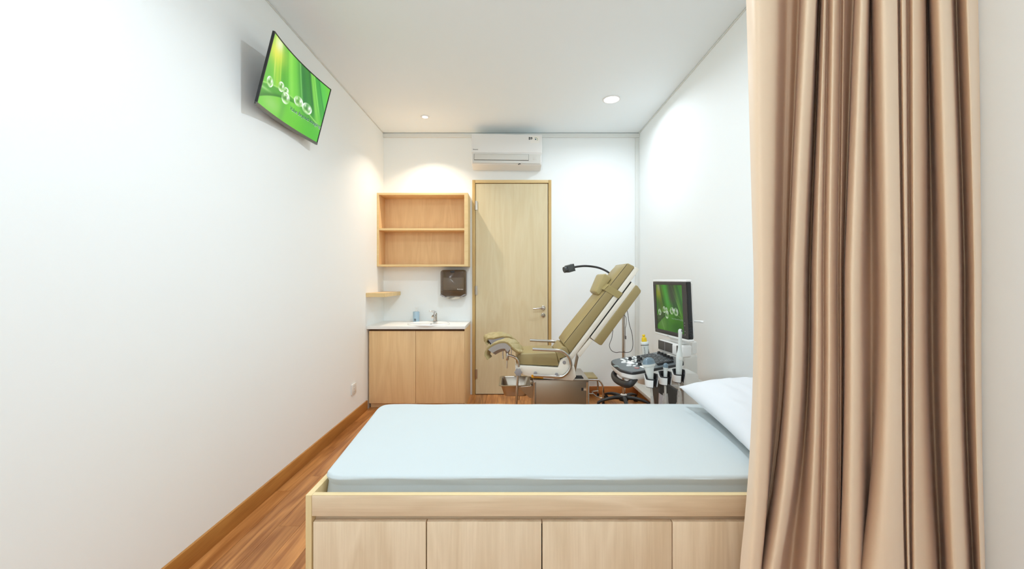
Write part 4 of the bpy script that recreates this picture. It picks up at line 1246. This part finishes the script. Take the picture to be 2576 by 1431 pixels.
sdw = Vector((0.95, 0.3, 0)).normalized()
cablem = mat('pale_grey_cable', (206, 204, 198), 0.5)
p1, b1 = probe('ultrasound_probe', 'broad convex probe with rounded blue grey head, in the first cup', cups[0],
               [(0.0, 0.010, 0.010), (0.02, 0.015, 0.013), (0.06, 0.020, 0.016), (0.09, 0.026, 0.018), (0.108, 0.032, 0.021), (0.112, 0.0385, 0.026), (0.124, 0.0395, 0.027), (0.127, 0.037, 0.025), (0.137, 0.0355, 0.024), (0.147, 0.030, 0.021), (0.154, 0.020, 0.014), (0.1575, 0.007, 0.005)],
               (-0.10, 0.02, 1), [(M_probe, 0, 6, 'body'), (M_headgrey, 6, 11, 'transducer_head')], sdw)
p2, b2 = probe('ultrasound_probe', 'slim short probe with small blue grey tip, in the middle cup', cups[1],
               [(0.0, 0.008, 0.008), (0.03, 0.010, 0.010), (0.07, 0.0115, 0.010), (0.085, 0.0145, 0.011), (0.090, 0.0155, 0.012), (0.093, 0.0150, 0.012), (0.106, 0.0145, 0.0115), (0.112, 0.010, 0.008), (0.115, 0.004, 0.004)],
               (0.05, 0.04, 1), [(M_probe, 0, 4, 'body'), (M_headgrey, 4, 8, 'transducer_head')], sdw)
p3, b3 = probe('ultrasound_probe', 'long white wand probe standing up before the monitor screen', cups[2],
               [(0.0, 0.014, 0.013), (0.04, 0.0175, 0.015), (0.08, 0.0185, 0.016), (0.115, 0.0195, 0.016), (0.135, 0.0205, 0.0165), (0.155, 0.0185, 0.015), (0.175, 0.0125, 0.0115), (0.195, 0.0100, 0.0095), (0.235, 0.0098, 0.0095), (0.275, 0.0108, 0.0105), (0.288, 0.0125, 0.0115), (0.297, 0.0115, 0.010), (0.303, 0.006, 0.006)],
               (0.035, 0.0, 1), [(M_probe, 0, 12, 'body')], sdw)
axt = Vector((0.035, 0, 1)).normalized()
tip = b3 + axt * 0.291
obj('transducer_tip', MB().sphere((tip.x + 0.0045, tip.y - 0.004, tip.z + 0.001), 0.0095, 0.85, 0.85, 0.95, 14), mat('dark_transducer_tip', (84, 84, 90), 0.3), p3)
cb0 = b3 + axt * 0.135
obj('thumb_dimple', MB().lathe([(0, 0), (0.010, 0), (0.010, 0.0015), (0.007, 0.002), (0, 0.001)], (0, 0, 0), 20, M=Matrix.Translation((cb0.x, cb0.y - 0.0165, cb0.z)) @ Matrix.Rotation(R(90), 4, 'X')), M_offw, p3)
for (pr_, b_, rad, off) in ((p1, b1, 0.016, 0.014), (p2, b2, 0.026, 0.006), (p3, b3, 0.022, 0.012)):
    pts = [b_ + Vector((0, 0, 0.004)), b_ + Vector((off * 0.5, 0.004, -0.08)), b_ + Vector((off, 0.01, -0.20)), b_ + Vector((off, 0.02, -0.36)), b_ + Vector((off * 2, 0.06, -0.48)), b_ + Vector((off * 3, 0.10, -0.50))]
    cpts = catmull(pts, 8)
    obj('cable', MB().tube(cpts, 0.0062, 10), cablem, pr_)
    rings = []
    for i, c in enumerate(cpts[6:30]):
        rr = [c + Vector((math.cos(2 * math.pi * k / 28), math.sin(2 * math.pi * k / 28), 0)) * (rad * (0.45 + 0.5 * min(1, i / 10)) * (1 + 0.28 * noise.noise(Vector((k * 0.55 + rad * 900, i * 0.7, 1.3))))) for k in range(28)]
        rings.append(rr)
    obj('plastic_sleeve', MB().loft(rings, cap=False), M_sleeve, pr_, angle=20)

# gel bottle
gx, gy, gz = 0.974, 2.83, 0.6683
gb = thing('gel_bottle', (gx, gy, gz), 'white ultrasound gel bottle with yellow cap behind the console', 'bottle')
Mg = Matrix.Translation((gx, gy, gz)) @ Matrix.Rotation(R(-5), 4, 'Y') @ Matrix.Rotation(R(-4), 4, 'X')
obj('bottle', MB().lathe([(0.0, 0), (0.0245, 0), (0.026, 0.004), (0.0262, 0.130), (0.0282, 0.144), (0.0295, 0.150), (0.0290, 0.162), (0.026, 0.166), (0.0, 0.167)], (0, 0, 0), 36), mat('gel_bottle_white', (222, 230, 228), 0.3), gb, M=Mg)
obj('stripe', MB().lathe([(0.0284, 0), (0.0286, 0.0036)], (0, 0, 0.1405), 36, cap=False), M_ink, gb, M=Mg)
obj('cap', MB().lathe([(0.0, 0), (0.0185, 0), (0.018, 0.008), (0.0165, 0.026), (0.013, 0.030), (0.0085, 0.031), (0.0075, 0.036), (0.011, 0.040), (0.0112, 0.045), (0.008, 0.050), (0.0, 0.051)], (0, 0, 0.1672), 28), M_yellow, gb, M=Mg)
lettering('lettering', 'AQUASONIC', lambda x, y: Mg @ Vector((0.0268 * math.cos(R(246) + (0.009 - y) / 0.0268 * -1), 0.0268 * math.sin(R(246) + (0.009 - y) / 0.0268 * -1), 0.045 + x)), M_navy, gb, width=0.088)
lf = MB()
lf.tube([Mg @ Vector((0.0266 * math.cos(R(a)), 0.0266 * math.sin(R(a)), z)) for a, z in ((300, 0.065), (298, 0.078), (304, 0.09), (311, 0.10), (314, 0.112))], [0.0008, 0.0024, 0.002, 0.0014, 0.0005], 8)
lf.tube([Mg @ Vector((0.0266 * math.cos(R(a)), 0.0266 * math.sin(R(a)), z)) for a, z in ((312, 0.065), (314, 0.075), (320, 0.085), (325, 0.094))], [0.0008, 0.002, 0.0018, 0.0005], 8)
obj('leaf_mark', lf, M_ink, gb)

# ------------------------------------------------------------------ bed
bed = thing('examination_bed', (0.37, 1.65, 0), 'pale wooden storage bed with four visible doors beside the curtain', 'bed')
FX0, FX1, FY0, FY1, FZ = -0.660, XR - 0.004, 1.240, 2.078, 0.596
obj('side_panel', MB().box(FX0, FX0 + 0.019, FY0, FY1, 0.0, FZ, 0.0012), M_bededge, bed)
obj('front_rail', MB().box(FX0 + 0.0195, FX1, FY0 + 0.001, FY0 + 0.019, 0.5285, FZ - 0.001, 0.0012), M_bedx, bed)
obj('rail_edge_band', MB().box(FX0 + 0.0195, FX1, FY0 + 0.001, FY0 + 0.019, FZ - 0.001, FZ, 0.0004), mat('rail_edge', (224, 200, 152), 0.45), bed)
obj('recess_backing', MB().box(FX0 + 0.0195, FX1, FY0 + 0.0265, FY0 + 0.040, 0.06, 0.53), M_bedx, bed)
obj('plinth', MB().box(FX0 + 0.0195, FX1, FY0 + 0.0265, FY0 + 0.040, 0.0, 0.059), M_bedx, bed)
obj('back_panel', MB().box(FX0 + 0.0195, FX1, FY1 - 0.019, FY1, 0.0, 0.56, 0.001), M_bedz, bed)
obj('mattress_board', MB().box(FX0 + 0.020, FX1, FY0 + 0.020, FY1 - 0.020, 0.531, 0.549), M_bedz, bed)
ed = [FX0 + 0.0215] + [(p - CX) / F * FY0 for p in (1072, 1363.5, 1692)] + [0.925, FX1]
for a, b in zip(ed[:-1], ed[1:]):
    obj('cupboard_door', MB().box(a + 0.0018, b - 0.0018, FY0 + 0.002, FY0 + 0.020, 0.062, 0.5095, 0.0012), M_bedz, bed)
obj('gap_shade_sheet', MB().box(FX0 + 0.0195, FX1, FY0 + 0.0212, FY0 + 0.0258, 0.062, 0.490), M_gap, bed)  # near-black sheet behind the doors, its colour stands in for shade in their gaps

# mattress with a fitted sheet
mt = thing('mattress', (0.37, 1.67, 0.55), 'mattress under a smooth pale blue white fitted sheet', 'mattress')
mz0, mz1 = 0.5495, 0.632
nx, r_e = 90, 0.013
rings = []
x0m, x1m, y0m, y1m = -0.640, XR - 0.012, 1.289, 2.050
prof = []
for (cy0, cz0, a0) in ((y0m + r_e, mz1 - r_e, 180), (y1m - r_e, mz1 - r_e, 90)):
    for i in range(9):
        a = R(a0 - 90 * i / 8)
        prof.append((cy0 + r_e * math.cos(a), cz0 + r_e * math.sin(a)))
top0 = prof[8]
top1 = prof[9]
side_z = [mz0, FZ - 0.004, FZ + 0.0035, FZ + 0.0045]                # the sheet clears the top of the side panel
full = [(y0m, z_) for z_ in side_z] + prof[:9] + [(top0[0] + (top1[0] - top0[0]) * t / 24, mz1) for t in range(1, 24)] + prof[9:] + [(y1m, z_) for z_ in reversed(side_z)]
for i in range(nx + 1):
    t = i / nx
    xx = x0m + (x1m - x0m) * (t ** 1.6)
    e0 = xx - x0m
    e1 = x1m - xx
    cr_ = 0.07
    ins = cr_ - math.sqrt(max(0.0, cr_ ** 2 - max(0, cr_ - e0) ** 2)) if e0 < cr_ else 0.0
    ze = 0.03 - math.sqrt(max(0.0, 0.03 ** 2 - max(0, 0.03 - e0) ** 2)) if e0 < 0.03 else 0.0
    ring_ = []
    for (yy, zz) in full:
        tq = (yy - 1.659) / 0.391
        yn = 1.659 + (yy - 1.659) * (1 - ins / 0.391)
        xo = -0.055 * max(0, 1 - e0 / 0.5) * max(0.0, (yy - y0m) / (y1m - y0m)) ** 1.0 if True else 0
        dz = 0.0
        if zz > 0.56:
            zz2 = zz if zz < FZ + 0.006 else max(FZ + 0.006, mz0 + (zz - mz0) * (1 - ze * 0.6 / (mz1 - mz0)))
            dz = 0.0022 * noise.noise(Vector((xx * 3.1, yy * 4.0, 0.3))) + 0.0015 * noise.noise(Vector((xx * 9, yy * 3, 4.1)))
            if yy < y0m + r_e:
                yn += 0.026 * max(0.0, (mz1 - 0.010 - zz) / (mz1 - 0.010 - 0.565))
            if abs(yy - y0m) < 0.02 and zz < mz1 - 0.01:
                yn += 0.004 * noise.noise(Vector((xx * 5, zz * 30, 9.0)))
        else:
            zz2 = zz
            xo *= 0.0
        ring_.append(Vector((max(xx + xo, FX0 + 0.0205 if zz2 < FZ + 0.004 else -9), yn, zz2 + (dz if zz > FZ + 0.01 else 0.0))))
    rings.append(ring_)
fs = MB().loft(rings, cap=False)
t_ = bmesh.new()
for ring_, flip in ((rings[0], 1), (rings[-1], 0)):
    vv = [t_.verts.new(p) for p in ring_]
    n_ = len(vv)
    for k_ in range(n_ // 2 - 1):
        q_ = (vv[k_], vv[k_ + 1], vv[n_ - 2 - k_], vv[n_ - 1 - k_])
        try:
            t_.faces.new(q_ if flip else tuple(reversed(q_)))
        except ValueError:
            pass
fs.add(t_)
bmesh.ops.remove_doubles(fs.bm, verts=fs.bm.verts[:], dist=0.00005)
bmesh.ops.recalc_face_normals(fs.bm, faces=fs.bm.faces[:])
obj('fitted_sheet', fs, M_sheet, mt, angle=60)

# pillow
pl = MB()
PX, PY, PT = 0.295, 0.340, 0.092


def pil(sgn):
    def f(u, v):
        a, b = 2 * u - 1, 2 * v - 1
        a2 = math.copysign(abs(a) ** 0.85, a)
        b2 = math.copysign(abs(b) ** 0.85, b)
        pinx = 1 - 0.085 * (1 - b2 * b2)
        piny = 1 - 0.085 * (1 - a2 * a2)
        h = (max(0, 1 - abs(a2) ** 3.2) ** 0.55) * (max(0, 1 - abs(b2) ** 3.2) ** 0.55)
        wr = 0.014 * noise.noise(Vector((a * 2.2 + 4, b * 2.6, sgn))) * h + 0.009 * noise.noise(Vector((a * 6 + 1, b * 2.6 + a * 2, sgn + 3))) * min(1, 2 * h)
        return Vector((a2 * PX * pinx, b2 * PY * piny, sgn * PT * h * (1.0 if sgn > 0 else 0.9) + wr))
    return f


pl.grid(pil(1), 64, 64)
pl.grid(pil(-1), 64, 64)
bmesh.ops.remove_doubles(pl.bm, verts=pl.bm.verts[:], dist=0.0008)
bmesh.ops.recalc_face_normals(pl.bm, faces=pl.bm.faces[:])
Mp = Matrix.Translation((1.127, 1.645, 0.727)) @ Matrix.Rotation(R(-3), 4, 'Z') @ Matrix.Rotation(R(-3), 4, 'Y') @ Matrix.Rotation(R(4), 4, 'X')
po = obj('pillow', pl, M_pillow, M=Mp, angle=80)
tag(po, 'plump white pillow lying at the curtain end of the bed', 'pillow')

# ------------------------------------------------------------------ curtain
cu = thing('privacy_curtain', (1.0, 1.08, 0.02), 'floor length beige curtain hanging in deep folds beside the bed', 'curtain')
# folds: pixel x at the top of the frame, at mid height and at the bottom edge; depth of the cloth there
folds = [(1878, 1896, 1863, 1.10), (1884, 1900, 1868, 1.035), (1905, 1911, 1880, 1.005), (1935, 1930, 1897, 1.010), (1955, 1943, 1911, 1.030), (1962, 1950, 1919, 1.085), (1975, 1964, 1915, 1.150), (1992, 1976, 1922, 1.130), (2010, 1981, 1916, 1.160),
         (2014, 1983, 1916, 1.060), (2024, 1990, 1925, 1.015), (2042, 2006, 1945, 1.012), (2052, 2018, 1958, 1.040), (2055, 2028, 1972, 1.110), (2060, 2036, 1998, 1.165), (2064, 2041, 2012, 1.090), (2070, 2048, 2022, 1.045), (2076, 2060, 2042, 1.035), (2081, 2070, 2062, 1.085), (2088, 2076, 2066, 1.050), (2100, 2088, 2075, 1.035),
         (2110, 2100, 2100, 1.065), (2116, 2106, 2110, 1.110), (2122, 2112, 2112, 1.075), (2132, 2118, 2111, 1.100), (2148, 2121, 2110, 1.130), (2152, 2124, 2112, 1.050), (2164, 2136, 2128, 1.010), (2178, 2154, 2150, 1.012), (2186, 2166, 2166, 1.050), (2189, 2178, 2182, 1.110), (2191, 2195, 2198, 1.125), (2194, 2207, 2160, 1.085), (2202, 2212, 2170, 1.030),
         (2222, 2232, 2210, 1.000), (2245, 2255, 2260, 1.012), (2257, 2267, 2276, 1.045), (2260, 2272, 2282, 1.085), (2266, 2276, 2284, 1.045), (2276, 2284, 2290, 1.050), (2282, 2290, 2293, 1.095), (2292, 2298, 2298, 1.050), (2305, 2308, 2316, 1.060), (2318, 2320, 2338, 1.075), (2330, 2330, 2353, 1.110), (2334, 2338, 2356, 1.180),
         (2338, 2352, 2368, 1.175), (2342, 2366, 2380, 1.080), (2360, 2384, 2398, 1.040), (2385, 2405, 2420, 1.055), (2400, 2418, 2436, 1.110), (2408, 2428, 2446, 1.170), (2420, 2440, 2456, 1.10), (2434, 2452, 2464, 1.06), (2448, 2462, 2472, 1.09), (2456, 2468, 2478, 1.16), (2470, 2478, 2486, 1.19)]
folds = [(a, b, c, 0.965 + (d - 1.0) * 1.25) for a, b, c, d in folds]
DREF = 1.04
ztop, zmid, zbot = HC + CY / F * DREF, HC - (700 - CY) / F * DREF, HC - (1431 - CY) / F * DREF
topc = catmull([Vector(((a - CX) / F * d, d, 0)) for a, b, c, d in folds], 7)
midc = catmull([Vector(((b - CX) / F * d, d, 0)) for a, b, c, d in folds], 7)
botc = catmull([Vector(((c - CX) / F * d, d, 0)) for a, b, c, d in folds], 7)
def soften(pts, n=3):
    for _ in range(n):
        pts = [pts[0]] + [(pts[i - 1] + pts[i] * 2 + pts[i + 1]) / 4 for i in range(1, len(pts) - 1)] + [pts[-1]]
    return pts


topc, midc, botc = soften(topc, 14), soften(midc, 14), soften(botc, 14)
zs = [ZC - 0.045 - (ZC - 0.045 - 0.025) * i / 40 for i in range(41)]
rings = []
for z in zs:
    row = []
    for a, b, c in zip(topc, midc, botc):
        if z > zmid:
            t = (z - zmid) / (ztop - zmid)
            t = min(t, 1.35)
            p = b + (a - b) * t
        else:
            t = (zmid - z) / (zmid - zbot)
            t = min(t, 1.4)
            s = t * t * (0.5 + 0.5 * t) if t < 1 else 1 + (t - 1) * 1.5
            p = b + (c - b) * min(s, 1.5)
        zz = noise.noise(Vector((p.x * 6, z * 1.4, 2.0))) * 0.004
        row.append(Vector((min(p.x, XR - 0.006), p.y + zz, z)))
    rings.append(row)
cl = MB()
t_ = bmesh.new()
vs = [[t_.verts.new(p) for p in r] for r in rings]
for a, b in zip(vs[:-1], vs[1:]):
    for i in range(len(a) - 1):
        t_.faces.new((a[i], a[i + 1], b[i + 1], b[i]))
cl.add(t_)
obj('cloth', cl, M_curt, cu, angle=180)
obj('track', MB().box(0.60, XR - 0.003, 1.025, 1.05, ZC - 0.022, ZC - 0.0005, 0.002), M_white, cu)
hk = MB()
for i in range(12):
    xh = 0.66 + i * 0.062
    hk.tube([(xh, 1.0375, ZC - 0.023), (xh, 1.0375, ZC - 0.055)], 0.002, 6)
obj('hooks', hk, M_white, cu)
for o in bpy.data.objects:
    if 'origin' in o:
        del o['origin']
